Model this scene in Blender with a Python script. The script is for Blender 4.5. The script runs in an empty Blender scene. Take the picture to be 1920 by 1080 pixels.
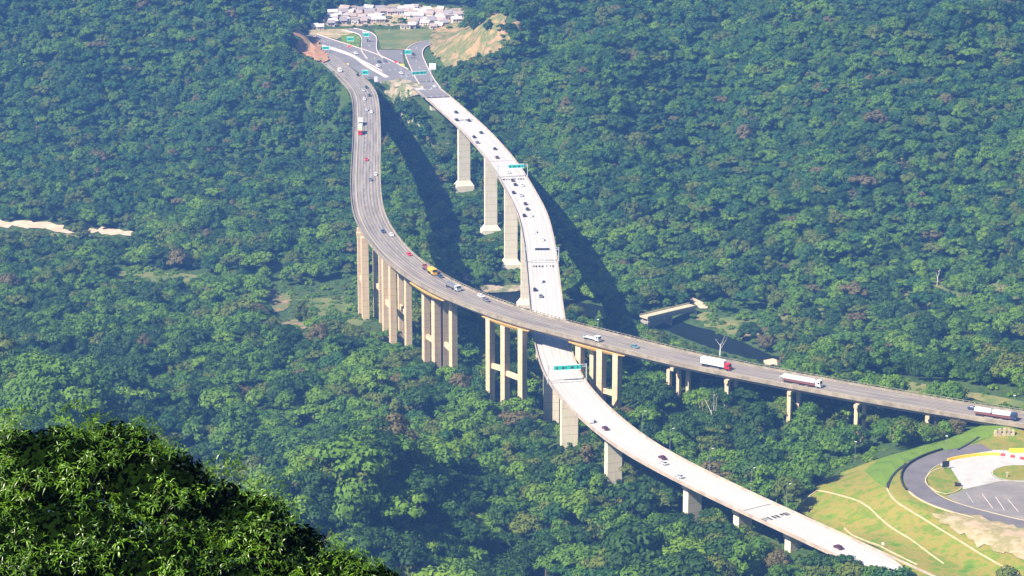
import bpy, math, random
import numpy as np
from mathutils import Vector, geometry
random.seed(7); rng=np.random.default_rng(7)
scene=bpy.context.scene; COL=scene.collection
R=math.radians
# ---------------------------------------------------------------- camera, sky, sun, exposure
F=5200.0; CZ=450.0; P=math.asin(1420/F); sp,cp=math.sin(P),math.cos(P)
cam_d=bpy.data.cameras.new("camera"); cam=bpy.data.objects.new("camera",cam_d); COL.objects.link(cam)
cam.location=(0,0,CZ); cam.rotation_euler=(math.pi/2-P,0,0)
cam_d.sensor_width=36; cam_d.lens=36*F/1920; cam_d.clip_start=1; cam_d.clip_end=12000
scene.camera=cam
SUN_EL=R(45); SUN_AZ=R(38)      # sun stands to the left, a little behind the viewer
sd=Vector((-math.cos(SUN_EL)*math.cos(SUN_AZ),-math.cos(SUN_EL)*math.sin(SUN_AZ),math.sin(SUN_EL)))
w=bpy.data.worlds.new("World"); scene.world=w; w.use_nodes=True
nt=w.node_tree; bg=nt.nodes["Background"]; sky=nt.nodes.new("ShaderNodeTexSky")
sky.sky_type='NISHITA'; sky.sun_disc=False; sky.sun_elevation=SUN_EL
sky.sun_rotation=math.atan2(sd.x,sd.y)
nt.links.new(sky.outputs[0],bg.inputs[0]); bg.inputs[1].default_value=0.055
sl=bpy.data.lights.new("sun",'SUN'); sl.energy=5.0; sl.angle=R(0.5); sl.color=(1,.91,.77)
so=bpy.data.objects.new("sun",sl); COL.objects.link(so); so.rotation_euler=(-sd).to_track_quat('-Z','Y').to_euler()
vs=scene.view_settings; vs.view_transform='Standard'; vs.look='None'; vs.gamma=1; vs.exposure=1.32
HAZE_D=1.27e-4; HAZE_C=(0.15,0.38,1.0)
scene.cycles.max_bounces=4; scene.cycles.diffuse_bounces=2; scene.cycles.volume_bounces=0
# ---------------------------------------------------------------- helpers
def pt(px,py,z):
    u=(px-960)/F; v=(py-540)/F; d=np.array([u,cp-v*sp,-sp-v*cp]); return np.array([0,0,CZ])+d*((z-CZ)/d[2])
def prj(x,y,z):
    zz=z-CZ; dep=y*cp-zz*sp; up=y*sp+zz*cp
    return 960+F*x/dep, 540-F*up/dep, F/dep
def zat(x,y,py):
    v=(py-540)/F; return CZ-y*(v*cp+sp)/(cp-v*sp)
def mk(name,verts,faces,mat=None,parent=None,smooth=False,loc=None,rz=None):
    me=bpy.data.meshes.new(name); me.from_pydata([tuple(map(float,v)) for v in verts],[],faces)
    if mat: me.materials.append(mat)
    if smooth: me.polygons.foreach_set('use_smooth',[True]*len(me.polygons))
    o=bpy.data.objects.new(name,me); COL.objects.link(o)
    if parent: o.parent=parent
    if loc is not None: o.location=loc
    if rz is not None: o.rotation_euler=(0,0,rz)
    return o
def thing(name,loc,label,cat,group=None,rz=0):
    o=bpy.data.objects.new(name,None); COL.objects.link(o); o.location=[float(a) for a in loc]; o.rotation_euler=(0,0,rz)
    o.empty_display_size=.5; return tag(o,label,cat,group)
def tag(o,label=None,cat=None,group=None,kind=None):
    if label: o['label']=label
    if cat: o['category']=cat
    if group: o['group']=group
    if kind: o['kind']=kind
    return o
class MB:
    def __init__(s): s.v=[]; s.f=[]
    def box(s,x0,x1,y0,y1,z0,z1,tx=1,ty=1):
        n=len(s.v); cx,cy=(x0+x1)/2,(y0+y1)/2
        for z,a,b in ((z0,1,1),(z1,tx,ty)):
            for x,y in ((x0,y0),(x1,y0),(x1,y1),(x0,y1)): s.v.append((cx+(x-cx)*a,cy+(y-cy)*b,z))
        s.f+=[(n,n+3,n+2,n+1),(n+4,n+5,n+6,n+7)]+[(n+i,n+(i+1)%4,n+4+(i+1)%4,n+4+i) for i in range(4)]; return s
    def cyl(s,a,b,r0,r1,k=8):
        a=Vector(a);b=Vector(b); d=(b-a).normalized(); u=d.orthogonal().normalized(); w=d.cross(u); n=len(s.v)
        for p,r in ((a,r0),(b,r1)):
            for i in range(k):
                t=2*math.pi*i/k; s.v.append(tuple(p+u*(r*math.cos(t))+w*(r*math.sin(t))))
        s.f+=[(n+i,n+(i+1)%k,n+k+(i+1)%k,n+k+i) for i in range(k)]
        s.f+=[tuple(n+i for i in range(k))[::-1],tuple(n+k+i for i in range(k))]; return s
    def prism(s,outline,y0,y1,iny=None):   # outline in x,z ; extruded along y
        n=len(s.v); k=len(outline)
        for y in (y0,y1):
            for x,z in outline: s.v.append((x,y,z))
        s.f+=[tuple(range(n,n+k)),tuple(range(n+2*k-1,n+k-1,-1))]+[(n+i,n+k+i,n+k+(i+1)%k,n+(i+1)%k) for i in range(k)]; return s
    def ob(s,name,mat,parent=None,smooth=False,**k): return mk(name,s.v,s.f,mat,parent,smooth,**k)
# ---------------------------------------------------------------- materials
def mat(name,base,rough=.8,var=None,scale=.2,detail=4,spec=.3,stretch=None,bump=0,metal=0,obj=False,amt=1,thr=(.35,.65)):
    m=bpy.data.materials.new(name); m.use_nodes=True; n=m.node_tree.nodes; l=m.node_tree.links; b=n["Principled BSDF"]
    b.inputs['Roughness'].default_value=rough; b.inputs['Specular IOR Level'].default_value=spec; b.inputs['Metallic'].default_value=metal
    b.inputs['Base Color'].default_value=(*base,1)
    if var:
        tc=n.new("ShaderNodeTexCoord"); mp=n.new("ShaderNodeMapping"); no=n.new("ShaderNodeTexNoise"); cr=n.new("ShaderNodeValToRGB")
        l.new(tc.outputs['Object'],mp.inputs[0]); l.new(mp.outputs[0],no.inputs['Vector']); l.new(no.outputs[0],cr.inputs[0]); l.new(cr.outputs[0],b.inputs['Base Color'])
        no.inputs['Scale'].default_value=scale; no.inputs['Detail'].default_value=detail; no.inputs['Roughness'].default_value=.65
        if stretch: mp.inputs['Scale'].default_value=stretch
        cols=[base]+list(var); e=cr.color_ramp.elements
        for i,c in enumerate(cols):
            p=thr[0]+(thr[1]-thr[0])*i/(len(cols)-1)
            if i<2: e[i].position=p; e[i].color=(*c,1)
            else: q=e.new(p); q.color=(*c,1)
    return m
M={}
M['ground']=mat('forest floor',(.012,.035,.006),.95,[(.030,.065,.010),(.05,.085,.014),(.045,.05,.018)],.22,12,thr=(.32,.7))
M['grass']=mat('mown grass',(.065,.14,.006),.9,[(.12,.185,.010),(.23,.18,.035),(.10,.165,.008),(.19,.19,.016)],.12,12,thr=(.3,.7))
M['lush']=mat('lush grass',(.06,.135,.006),.9,[(.11,.175,.012),(.09,.155,.008)],.15,9,thr=(.35,.65))
M['meadow']=mat('rough meadow',(.06,.11,.02),.95,[(.12,.14,.035),(.24,.18,.08)],.06,6,thr=(.3,.7))
M['dirt']=mat('bare dirt',(.30,.22,.13),.95,[(.42,.31,.21),(.22,.20,.08),(.4,.3,.2)],.1,9,thr=(.3,.7))
M['sand']=mat('sand',(.42,.30,.20),.95,[(.58,.44,.32)],.12,7)
M['redcut']=mat('red earth cutting',(.30,.13,.07),.95,[(.36,.19,.10),(.15,.14,.06)],.07,7,stretch=(1,1,.4))
M['tancut']=mat('dry grass cutting',(.25,.16,.07),.95,[(.32,.21,.10),(.09,.12,.03),(.34,.20,.12),(.10,.13,.04)],.05,9,thr=(.3,.7))
M['rock']=mat('stony slope',(.20,.17,.09),.95,[(.36,.28,.2),(.09,.12,.04),(.3,.24,.16)],.14,9,thr=(.3,.7))
M['asphalt_far']=mat('weathered asphalt',(.15,.14,.14),.85,[(.19,.175,.175)],.03,6)
M['asphalt']=mat('asphalt',(.11,.10,.105),.85,[(.15,.135,.14)],.12,8)
M['asphalt_lot']=mat('worn lot asphalt',(.15,.135,.135),.85,[(.2,.18,.17),(.3,.26,.22)],.08,9,thr=(.35,.75))
M['apron']=mat('pale concrete apron',(.33,.315,.30),.8,[(.42,.40,.385),(.36,.34,.325)],.1,10)
M['white_deck']=mat('new concrete',(.45,.42,.405),.8,[(.54,.51,.49),(.49,.46,.445),(.56,.53,.51)],.14,9,thr=(.3,.7))
M['white_par']=mat('parapet concrete',(.30,.24,.19),.85,[(.45,.38,.31)],.2,6)
M['girder']=mat('girder concrete',(.30,.26,.22),.85,[(.42,.37,.31)],.2,5)
M['white_pier']=mat('pier concrete',(.60,.52,.38),.8,[(.72,.64,.5),(.66,.56,.38)],.15,5,stretch=(1,1,.25),thr=(.3,.7))
M['grey_pier']=mat('aged pier concrete',(.40,.29,.18),.85,[(.58,.44,.28),(.66,.51,.33)],.22,6,stretch=(1,1,.15),thr=(.25,.7))
M['grey_par']=mat('aged parapet',(.18,.15,.11),.9,[(.33,.28,.21)],.25,6)
def formwork(m,pitch,wd):   # pour joints and a run of grime below each
    n=m.node_tree.nodes; l=m.node_tree.links; b=n["Principled BSDF"]; src=b.inputs['Base Color'].links[0].from_socket
    g=n.new("ShaderNodeNewGeometry"); sx=n.new("ShaderNodeSeparateXYZ"); l.new(g.outputs['Position'],sx.inputs[0])
    d=n.new("ShaderNodeMath"); d.operation='DIVIDE'; d.inputs[1].default_value=pitch; l.new(sx.outputs[2],d.inputs[0]); f=n.new("ShaderNodeMath"); f.operation='FRACT'; l.new(d.outputs[0],f.inputs[0])
    lt=n.new("ShaderNodeMath"); lt.operation='GREATER_THAN'; lt.inputs[1].default_value=1-wd; l.new(f.outputs[0],lt.inputs[0])
    mm=n.new("ShaderNodeMath"); mm.operation='MULTIPLY'; mm.inputs[1].default_value=.38; l.new(lt.outputs[0],mm.inputs[0])
    st=n.new("ShaderNodeTexNoise"); mp=n.new("ShaderNodeMapping"); mp.inputs['Scale'].default_value=(1.1,1.1,.03); l.new(g.outputs['Position'],mp.inputs[0]); l.new(mp.outputs[0],st.inputs['Vector']); st.inputs['Detail'].default_value=5
    mr=n.new("ShaderNodeMapRange"); mr.inputs[1].default_value=.5; mr.inputs[2].default_value=.75; mr.inputs[4].default_value=.28; l.new(st.outputs[0],mr.inputs[0])
    mxm=n.new("ShaderNodeMath"); mxm.operation='MAXIMUM'; l.new(mm.outputs[0],mxm.inputs[0]); l.new(mr.outputs[0],mxm.inputs[1])
    mx=n.new("ShaderNodeMix"); mx.data_type='RGBA'; l.new(mxm.outputs[0],mx.inputs[0]); l.new(src,mx.inputs[6]); mx.inputs[7].default_value=(.16,.12,.08,1); l.new(mx.outputs[2],b.inputs['Base Color'])
formwork(M['white_pier'],4.2,.07); formwork(M['grey_pier'],3.6,.08)
M['haunch']=mat('ochre cap beam',(.66,.38,.10),.8,[(.74,.46,.15)],.3)
M['joint']=mat('dark joint',(.05,.045,.045),.8)
M['blackpaint']=mat('black road paint',(.03,.028,.035),.8)
M['whitepaint']=mat('white paint',(.8,.8,.8),.6)
M['yelpaint']=mat('yellow paint',(.8,.50,.02),.5)
M['redpaint']=mat('red paint',(.55,.04,.04),.5)
M['kerb']=mat('pale kerb',(.40,.33,.20),.85,[(.52,.44,.30)],.3)
M['pinkkerb']=mat('kerb',(.58,.46,.42),.85,[(.66,.55,.5)],.2)
M['teal']=mat('green sign panel',(.02,.46,.38),.5)
M['steel']=mat('galvanised steel',(.55,.57,.6),.45,metal=.3)
M['dark']=mat('dark metal',(.03,.03,.035),.5)
M['glass']=mat('vehicle glass',(.02,.025,.03),.12,spec=.6)
M['tyre']=mat('tyre',(.02,.02,.02),.8)
M['lamp']=mat('lamp glass',(.8,.8,.75),.2)
M['chassis']=mat('truck chassis',(.22,.07,.06),.7)
M['bark']=mat('bark',(.10,.075,.05),.9,[(.16,.13,.1)],1)
M['palebark']=mat('pale bark',(.55,.50,.42),.85,[(.6,.55,.47)],1)
M['roof_a']=mat('clay roof',(.27,.21,.18),.85,[(.36,.29,.26)],.6); M['roof_b']=mat('fibre cement roof',(.42,.39,.39),.85,[(.5,.47,.47)],.6)
M['roof_c']=mat('pale metal roof',(.50,.49,.49),.5); M['roof_d']=mat('weathered roof',(.26,.23,.24),.85)
M['wall_a']=mat('whitewashed wall',(.52,.49,.46),.85); M['wall_b']=mat('bare block wall',(.36,.29,.25),.9); M['wall_c']=mat('cream wall',(.62,.54,.42),.85)
def deck_asphalt(nm='rutted asphalt deck',ca=(.13,.112,.10),cb=(.28,.245,.215)):
    m=mat(nm,cb,.85); n=m.node_tree.nodes; l=m.node_tree.links; b=n["Principled BSDF"]
    uv=n.new("ShaderNodeUVMap"); sx=n.new("ShaderNodeSeparateXYZ"); l.new(uv.outputs[0],sx.inputs[0])
    ma=n.new("ShaderNodeMath"); ma.operation='MULTIPLY'; ma.inputs[1].default_value=2*math.pi/1.8; l.new(sx.outputs[1],ma.inputs[0])
    si=n.new("ShaderNodeMath"); si.operation='SINE'; l.new(ma.outputs[0],si.inputs[0])
    no=n.new("ShaderNodeTexNoise"); no.inputs['Scale'].default_value=1; no.inputs['Detail'].default_value=6
    mp=n.new("ShaderNodeMapping"); mp.inputs['Scale'].default_value=(.03,.5,1); l.new(uv.outputs[0],mp.inputs[0]); l.new(mp.outputs[0],no.inputs['Vector'])
    mu=n.new("ShaderNodeMath"); mu.operation='MULTIPLY_ADD'; mu.inputs[1].default_value=.16; l.new(si.outputs[0],mu.inputs[0]); l.new(no.outputs[0],mu.inputs[2])
    cr=n.new("ShaderNodeValToRGB"); e=cr.color_ramp.elements; e[0].position=.28; e[0].color=(*ca,1); e[1].position=.72; e[1].color=(*cb,1)
    l.new(mu.outputs[0],cr.inputs[0]); l.new(cr.outputs[0],b.inputs['Base Color']); return m
M['grey_deck']=deck_asphalt(); M['white_deck']=deck_asphalt('tyre-marked new concrete',(.38,.355,.335),(.49,.46,.435))
def water():
    m=mat('river water',(.008,.012,.010),.5,spec=.05); n=m.node_tree.nodes; l=m.node_tree.links
    no=n.new("ShaderNodeTexNoise"); no.inputs['Scale'].default_value=.5; bp=n.new("ShaderNodeBump"); bp.inputs['Strength'].default_value=.3
    tc=n.new("ShaderNodeTexCoord"); l.new(tc.outputs['Object'],no.inputs['Vector']); l.new(no.outputs[0],bp.inputs['Height']); l.new(bp.outputs[0],n["Principled BSDF"].inputs['Normal']); return m
M['pole']=mat('dull grey pole',(.20,.22,.21),.6)
M['water']=water()
def foliage(name,c1,c2,trans=.25,gloss=False):
    m=bpy.data.materials.new(name); m.use_nodes=True; n=m.node_tree.nodes; l=m.node_tree.links; b=n["Principled BSDF"]; out=n["Material Output"]
    oi=n.new("ShaderNodeObjectInfo"); g=n.new("ShaderNodeNewGeometry"); no=n.new("ShaderNodeTexNoise"); no.inputs['Scale'].default_value=.03 if not gloss else 2
    l.new(g.outputs['Position'],no.inputs['Vector'])
    ad=n.new("ShaderNodeMath"); ad.operation='MULTIPLY_ADD'; ad.inputs[1].default_value=.55; l.new(oi.outputs['Random'],ad.inputs[0])
    ri=n.new("ShaderNodeMath"); ri.operation='MULTIPLY_ADD'; ri.inputs[1].default_value=.45; l.new(g.outputs['Random Per Island'],ri.inputs[0]); l.new(ad.outputs[0],ri.inputs[2])
    sb=n.new("ShaderNodeMath"); sb.operation='SUBTRACT'; sb.inputs[1].default_value=.5; l.new(no.outputs[0],ad.inputs[2]); l.new(ri.outputs[0],sb.inputs[0])
    cr=n.new("ShaderNodeMix"); cr.data_type='RGBA'; cr.inputs[6].default_value=(*c1,1); cr.inputs[7].default_value=(*c2,1); l.new(sb.outputs[0],cr.inputs[0])
    l.new(cr.outputs[2],b.inputs['Base Color']); b.inputs['Roughness'].default_value=.35 if gloss else .65; b.inputs['Specular IOR Level'].default_value=.5 if gloss else .2
    tr=n.new("ShaderNodeBsdfTranslucent"); l.new(cr.outputs[2],tr.inputs[0]); mx=n.new("ShaderNodeMixShader"); mx.inputs[0].default_value=trans
    l.new(b.outputs[0],mx.inputs[1]); l.new(tr.outputs[0],mx.inputs[2]); l.new(mx.outputs[0],out.inputs[0]); return m
FC=[('dark green',(.013,.040,.004),(.036,.088,.008)),('mid green',(.042,.105,.006),(.090,.175,.010)),('yellow-green',(.075,.155,.006),(.135,.225,.010)),
    ('olive',(.060,.092,.008),(.115,.145,.015)),('brownish',(.095,.080,.025),(.15,.125,.045)),('blue-green',(.016,.060,.012),(.040,.110,.020))]
FM=[foliage(a+' leaves',b,c,.15) for a,b,c in FC]
# ---------------------------------------------------------------- road paths (centre line pixels at the decks' own heights)
def smooth_path(pts,step=4.0,win=9,it=3):
    p=np.array(pts,float); d=np.r_[0,np.cumsum(np.linalg.norm(np.diff(p[:,:2],axis=0),axis=1))]
    n=max(int(d[-1]/step),4); s=np.linspace(0,d[-1],n); q=np.stack([np.interp(s,d,p[:,k]) for k in range(3)],1)
    for _ in range(it):
        h=win//2; h=min(h,max((n-1)//4,1)); a=np.concatenate([2*q[0]-q[h:0:-1],q,2*q[-1]-q[-2:-h-2:-1]])
        q=np.stack([np.convolve(a[:,k],np.ones(2*h+1)/(2*h+1),'valid') for k in range(3)],1)
    return q
class Path:
    def __init__(s,q):
        s.q=q; t=np.gradient(q,axis=0); t[:,2]=0; t/=np.linalg.norm(t,axis=1)[:,None]; s.t=t
        s.n=np.stack([t[:,1],-t[:,0],0*t[:,0]],1)    # right-hand side when walking along the path
        s.s=np.r_[0,np.cumsum(np.linalg.norm(np.diff(q[:,:2],axis=0),axis=1))]; s.L=s.s[-1]
    def at(s,d,o=0,dz=0):
        f=lambda A:np.array([np.interp(d,s.s,A[:,k]) for k in range(3)])
        p=f(s.q)+f(s.n)*o; p[2]+=dz; t=f(s.t); return p,math.atan2(t[1],t[0])
    def near(s,x,y):
        d=np.hypot(s.q[:,0]-x,s.q[:,1]-y); i=int(d.argmin()); v=np.array([x,y])-s.q[i,:2]; return s.s[i]+v@s.t[i,:2], v@s.n[i,:2], i
    def sweep(s,name,prof,m,parent=None,s0=None,s1=None,uv=False,close=True):
        s0=0 if s0 is None else s0; s1=s.L if s1 is None else s1
        k=max(int((s1-s0)/4),1)+1; S=np.linspace(s0,s1,k); Q=np.stack([np.interp(S,s.s,s.q[:,j]) for j in range(3)],1); N=np.stack([np.interp(S,s.s,s.n[:,j]) for j in range(3)],1)
        V=[];c=len(prof)
        for i in range(k):
            for o,z in prof: V.append(Q[i]+N[i]*o+np.array([0,0,z]))
        Fc=[]
        for i in range(k-1):
            for j in range(c if close else c-1):
                a=i*c+j;b=i*c+(j+1)%c; Fc.append((a,b,b+c,a+c))
        if close: Fc+=[tuple(range(c))[::-1],tuple((k-1)*c+j for j in range(c))]
        o=mk(name,V,Fc,m,parent)
        if uv:
            u=o.data.uv_layers.new(name='UVMap'); vi=np.empty(len(o.data.loops),int); o.data.loops.foreach_get('vertex_index',vi)
            uvs=np.stack([S[vi//c],np.array([q[0] for q in prof])[vi%c]],1); u.data.foreach_set('uv',uvs.ravel())
        return o
ZW,ZG=65.0,76.0
Wp=[(758,136),(781,152),(803,168),(841,200),(896,250),(940,300),(962,333),(977,360),(999,400),(1011,450),(1017,500),(1023,560),(1026,590),(1034,640),(1047,690),(1063,720),(1097,760),(1143,800),(1193,840),(1308,900),(1433,959),(1533,1004),(1630,1050),(1730,1097),(1850,1150)]
Gp=[(606,104),(622,115),(640,130),(662,150),(682,170),(687,200),(688,256),(686,300),(685,340),(687,380),(691,400),(699,420),(718,450),(744,480),(770,500),(812,530),(845,547),(915,574),(987,600),(1060,617),(1150,640),(1280,674),(1463,709),(1700,752),(1911,786),(2100,812),(2250,830)]
def zg(py): return float(np.interp(py,[104,150,300,600],[69,70,74,76]))
WPH=Path(smooth_path([pt(a,b,float(np.interp(b,[168,235],[68.35,65]))) for a,b in Wp]))
GPH=Path(smooth_path([pt(a,b,zg(b)) for a,b in Gp]))
# ---------------------------------------------------------------- terrain heights
CP=[ # pixel x, pixel y, ground height
(0,430,0),(120,428,0),(240,440,0),(0,520,4),(300,520,3),(420,540,3),(520,590,5),(620,600,8),(0,620,14),(200,640,12),(400,660,16),(300,760,24),(0,760,26),(600,720,22),(760,700,24),
(600,860,30),(850,780,28),(800,900,34),(400,1000,38),(0,1000,40),(900,1060,42),(1150,1060,46),(1000,900,38),(1300,1040,50),(1450,1070,54),(-300,900,36),(-300,600,12),(-300,430,4),
(540,420,6),(640,440,8),(300,400,6),(100,380,8),(0,350,6),(300,330,10),(550,330,14),(630,330,16),(600,230,34),(400,250,28),(150,260,20),(0,230,26),(-250,250,28),
(620,165,58),(560,170,56),(600,105,76),(450,140,58),(300,120,56),(100,120,56),(-150,120,60),(380,8,92),(470,30,88),(540,62,84),(200,10,86),(0,10,88),(-200,10,90),
(650,90,68),(600,70,68),(700,110,68),(750,95,68),(770,130,68),(690,70,68),(860,80,70),(800,65,68),(730,55,67),(620,45,66),(740,30,66),(860,30,66),(650,20,66),(830,15,66),
(790,160,66),(735,152,67),(760,190,56),(740,240,38),(800,255,42),(840,262,40),(745,340,14),(760,450,8),(830,400,12),(880,500,8),(935,560,2),(850,620,16),(880,130,70),(840,170,66),(900,80,88),(960,80,92),(1000,95,84),(870,60,84),(990,50,100),(1100,40,100),(1060,120,88),
(920,190,56),(980,250,42),(1050,330,32),(1040,420,20),(1110,500,8),(1200,450,20),(1150,300,52),(1200,200,72),(1300,80,92),(1450,0,104),(1450,200,78),(1450,350,44),(1700,0,108),(1920,0,110),(1700,250,76),(1920,250,80),(1700,400,42),(1920,420,40),(2150,250,84),(2150,0,112),(2150,450,40),
(1130,600,1),(1060,570,1),(1260,612,1),(1360,648,1),(1460,684,2),(1560,720,6),(1700,560,14),(1920,600,18),(1500,520,12),(1400,560,6),(1300,575,6),(1220,580,5),(1800,680,24),(1600,660,12),(2150,650,34),
(1200,780,36),(1300,820,42),(1450,840,48),(1560,840,54),(1650,800,58),(1750,790,68),(1400,900,52),(1200,860,44),(1500,900,57),
(1850,800,74),(1910,810,74),(1850,860,72),(1750,860,71.5),(1920,870,72),(1700,900,71),(1740,960,71),(1850,960,71.5),(1920,1000,71.5),(1640,900,69),(1580,930,65),(1620,980,64.5),(1700,1020,66.5),(1800,1030,69),(1900,1060,70.5),(1760,1075,65.5),(1550,985,64),(2150,850,73),(2150,1000,71),(1500,965,62),(1690,840,66),(2000,760,72)]
pts=[pt(a,b,c) for a,b,c in CP]
# ground under the piers
WPIER=[(828,187,252),(872,228,352),(920,277,436),(959,327,500),(989,383,575),(1008,440,0),(1019,520,0),(1032,635,790),(1064,722,835),(1150,805,893),(1297,895,962),(1394,940,990),(1490,985,1040)]
WP=[]
for a,b,c in WPIER:
    q=pt(a,b,ZW); s_,o_,i_=WPH.near(q[0],q[1]); q,ang=WPH.at(s_)
    zb=zat(q[0],q[1],c) if c else {1008:1,1019:10}[a]
    WP.append((q,ang,zb)); pts.append(np.array([q[0],q[1],zb]))
WORLD=[(-500,2500,120),(-200,2500,75),(0,2500,80),(200,2500,110),(500,2500,140),(-800,3000,180),(0,3000,140),(800,3000,200),(0,3500,260),(-900,3500,300),(900,3500,300),(-1200,1500,40),(-1200,2300,120),(1200,1500,110),(1200,2300,180),
(-700,1300,30),(-700,1800,30),(700,1300,60),(700,1800,110),(-600,1000,60),(600,1000,80),(-180,2330,66),(-60,2330,66),(80,2300,84)]
pts+= [np.array(p,float) for p in WORLD]
for a,b,c in ((683,425,22),(740,478,24),(824,535,28),(948,594,38),(1120,645,38),(1270,676,58),(1372,698,61),(1490,718,61.5),(1615,743,60),(1748,765,63)):
    q=pt(a,b,76); q[2]=c; pts.append(q)
pts=np.array(pts)
def U(r): return np.where(r<1e-9,0,r*r*np.log(np.maximum(r,1e-9)))
XY=pts[:,:2]/1000; n=len(XY); D=np.linalg.norm(XY[:,None]-XY[None],axis=2)
A=np.zeros((n+3,n+3)); A[:n,:n]=U(D)+np.eye(n)*2e-5; A[:n,n]=1; A[:n,n+1:]=XY; A[n,:n]=1; A[n+1:,:n]=XY.T
sol=np.linalg.solve(A,np.r_[pts[:,2],0,0,0])
def rbf(x,y):
    q=np.stack([x,y],-1).reshape(-1,2)/1000; out=np.empty(len(q))
    for i in range(0,len(q),20000):
        c=q[i:i+20000]; r=np.linalg.norm(c[:,None]-XY[None],axis=2); out[i:i+20000]=U(r)@sol[:n]+sol[n]+c@sol[n+1:]
    return out.reshape(x.shape)
xs=np.unique(np.r_[np.linspace(-1400,-470,24),np.arange(-470,471,5.0),np.linspace(470,1400,24)])
ys=np.unique(np.r_[np.linspace(-160,920,50),np.arange(920,2400,5.0),np.linspace(2400,3600,50)])
GX,GY=np.meshgrid(xs,ys); GZ=rbf(GX,GY); GZ=np.clip(GZ,0.3,330)
# the viewer's own hillside: always below the view
near=np.interp(GY,[-160,0,25,60,200,500,850,1000],[446,441,436,415,340,190,70,36])
k=np.clip((GY-850)/150,0,1); k=k*k*(3-2*k); GZ=near*(1-k)+GZ*k
def vnoise(x,y,sc,seed):
    r=np.random.default_rng(seed); T=r.random((256,256)); u=x/sc+1000; v=y/sc+1000; i=np.floor(u).astype(int); j=np.floor(v).astype(int); fu=u-i; fv=v-j; fu=fu*fu*(3-2*fu); fv=fv*fv*(3-2*fv)
    g=lambda a,b:T[a%256,b%256]; return g(i,j)*(1-fu)*(1-fv)+g(i+1,j)*fu*(1-fv)+g(i,j+1)*(1-fu)*fv+g(i+1,j+1)*fu*fv
def plateau(x,y): # flat interchange and toll ground
    a=np.exp(-(((x+75)/110)**4+((y-2010)/150)**4)); b=np.exp(-(((x-190)/70)**4+((y-1060)/75)**4)); return np.clip(a+b,0,1)
far_=np.full(GX.shape,1e9)
for p_ in (WPH,GPH):
    for q_ in p_.q[::6]: far_=np.minimum(far_,np.hypot(GX-q_[0],GY-q_[1]))
_q=pt(905,80,88); far_=np.minimum(far_,np.hypot(GX-_q[0],GY-_q[1])-55)
rid=(1-abs(vnoise(GX,GY*.8,125,5)*2-1))**1.3-.45
rid+=.9*(vnoise(GX+300,GY,210,9)-.5)
hn=rid*62*np.clip((far_-45)/70,0,1)*np.clip((GZ-14)/25,0,1)+(vnoise(GX,GY,70,1)-.5)*12+(vnoise(GX,GY,28,2)-.5)*4
GZ+=hn*np.clip((GZ-8)/25,0,1)*(1-plateau(GX,GY))*np.clip((GY-900)/100,0,1)
GZ=np.maximum(GZ,0.3)
# keep the ground below both decks; bring it up to them where they come to ground
def burn(path,half,depth_fn,blend,only_lower=False):
    global GZ
    q=path.q; dm=np.full(GX.shape,1e9); zz=np.zeros(GX.shape)
    sel=(GX>q[:,0].min()-60)&(GX<q[:,0].max()+60)&(GY>q[:,1].min()-60)&(GY<q[:,1].max()+60); idx=np.where(sel)
    X=GX[idx];Y=GY[idx]; d=np.hypot(X[:,None]-q[None,:,0],Y[:,None]-q[None,:,1]); i=d.argmin(1); dd=d[np.arange(len(X)),i]; z=q[i,2]-depth_fn(path.s[i])
    w=1-np.clip((dd-half)/blend,0,1); w=w*w*(3-2*w); cur=GZ[idx]; tgt=np.minimum(cur,z) if only_lower else z
    GZ[idx]=cur*(1-w)+tgt*w
S_g0=GPH.near(*pt(668,156,70)[:2])[0]; S_g1=GPH.near(*pt(1868,778,76)[:2])[0]
S_w0=WPH.near(*pt(805,170,67)[:2])[0]; S_w1=WPH.near(*pt(1560,1016,65)[:2])[0]
burn(GPH,13,lambda s:np.interp(s,[S_g0-12,S_g0+14,S_g1-14,S_g1+14],[.35,5,6,.35]),30,True)
burn(WPH,13,lambda s:np.interp(s,[S_w0-8,S_w0+14,S_w1-14,S_w1+14],[.35,6,6,.35]),30,True)
def burn_part(path,s0,s1,half,dep,blend):
    m=(path.s>=s0)&(path.s<=s1); 
    sub=Path(path.q[m]); burn(sub,half,lambda s:dep+0*s,blend)
burn_part(GPH,0,S_g0-4,11,.35,20); burn_part(GPH,S_g1+8,GPH.L,11,.35,16); burn_part(WPH,S_w1+8,WPH.L,12,.35,16)
# at-grade roads of the interchange and the toll yard
def gp(z6): return [(560+a/6,b/6) for a,b in z6]
def tp(z6): return [(1600+a/6,820+b/6) for a,b in z6]
IZ=68.2; TZ=72.0
def road(px,z): return Path(smooth_path([pt(a,b,z) for a,b in px],4,5,2))
R_main=road([(818,182)]+gp([(1490,1030),(1440,985),(1340,925),(1190,850),(1050,770),(900,690),(700,605),(500,540),(350,490),(230,452),(80,400)]),IZ)
R_mid=road(gp([(860,660),(790,575),(790,500),(800,440),(780,390),(720,360),(640,340),(560,330)]),IZ+.05)
R_right=road(gp([(1500,1000),(1420,890),(1345,740),(1290,610),(1310,540),(1380,495),(1480,470),(1620,455)]),IZ+.1)
R_toll=road(tp([(1500,110),(1180,150),(960,225),(760,305),(665,400),(675,530),(760,640),(950,745),(1200,820),(1430,872),(1700,950),(2100,1030)]),TZ)
for p_,h_ in ((R_main,12),(R_mid,8),(R_right,9)): burn(p_,h_,lambda s:.3+0*s,12)
burn(R_toll,8,lambda s:.3+0*s,10)
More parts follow.
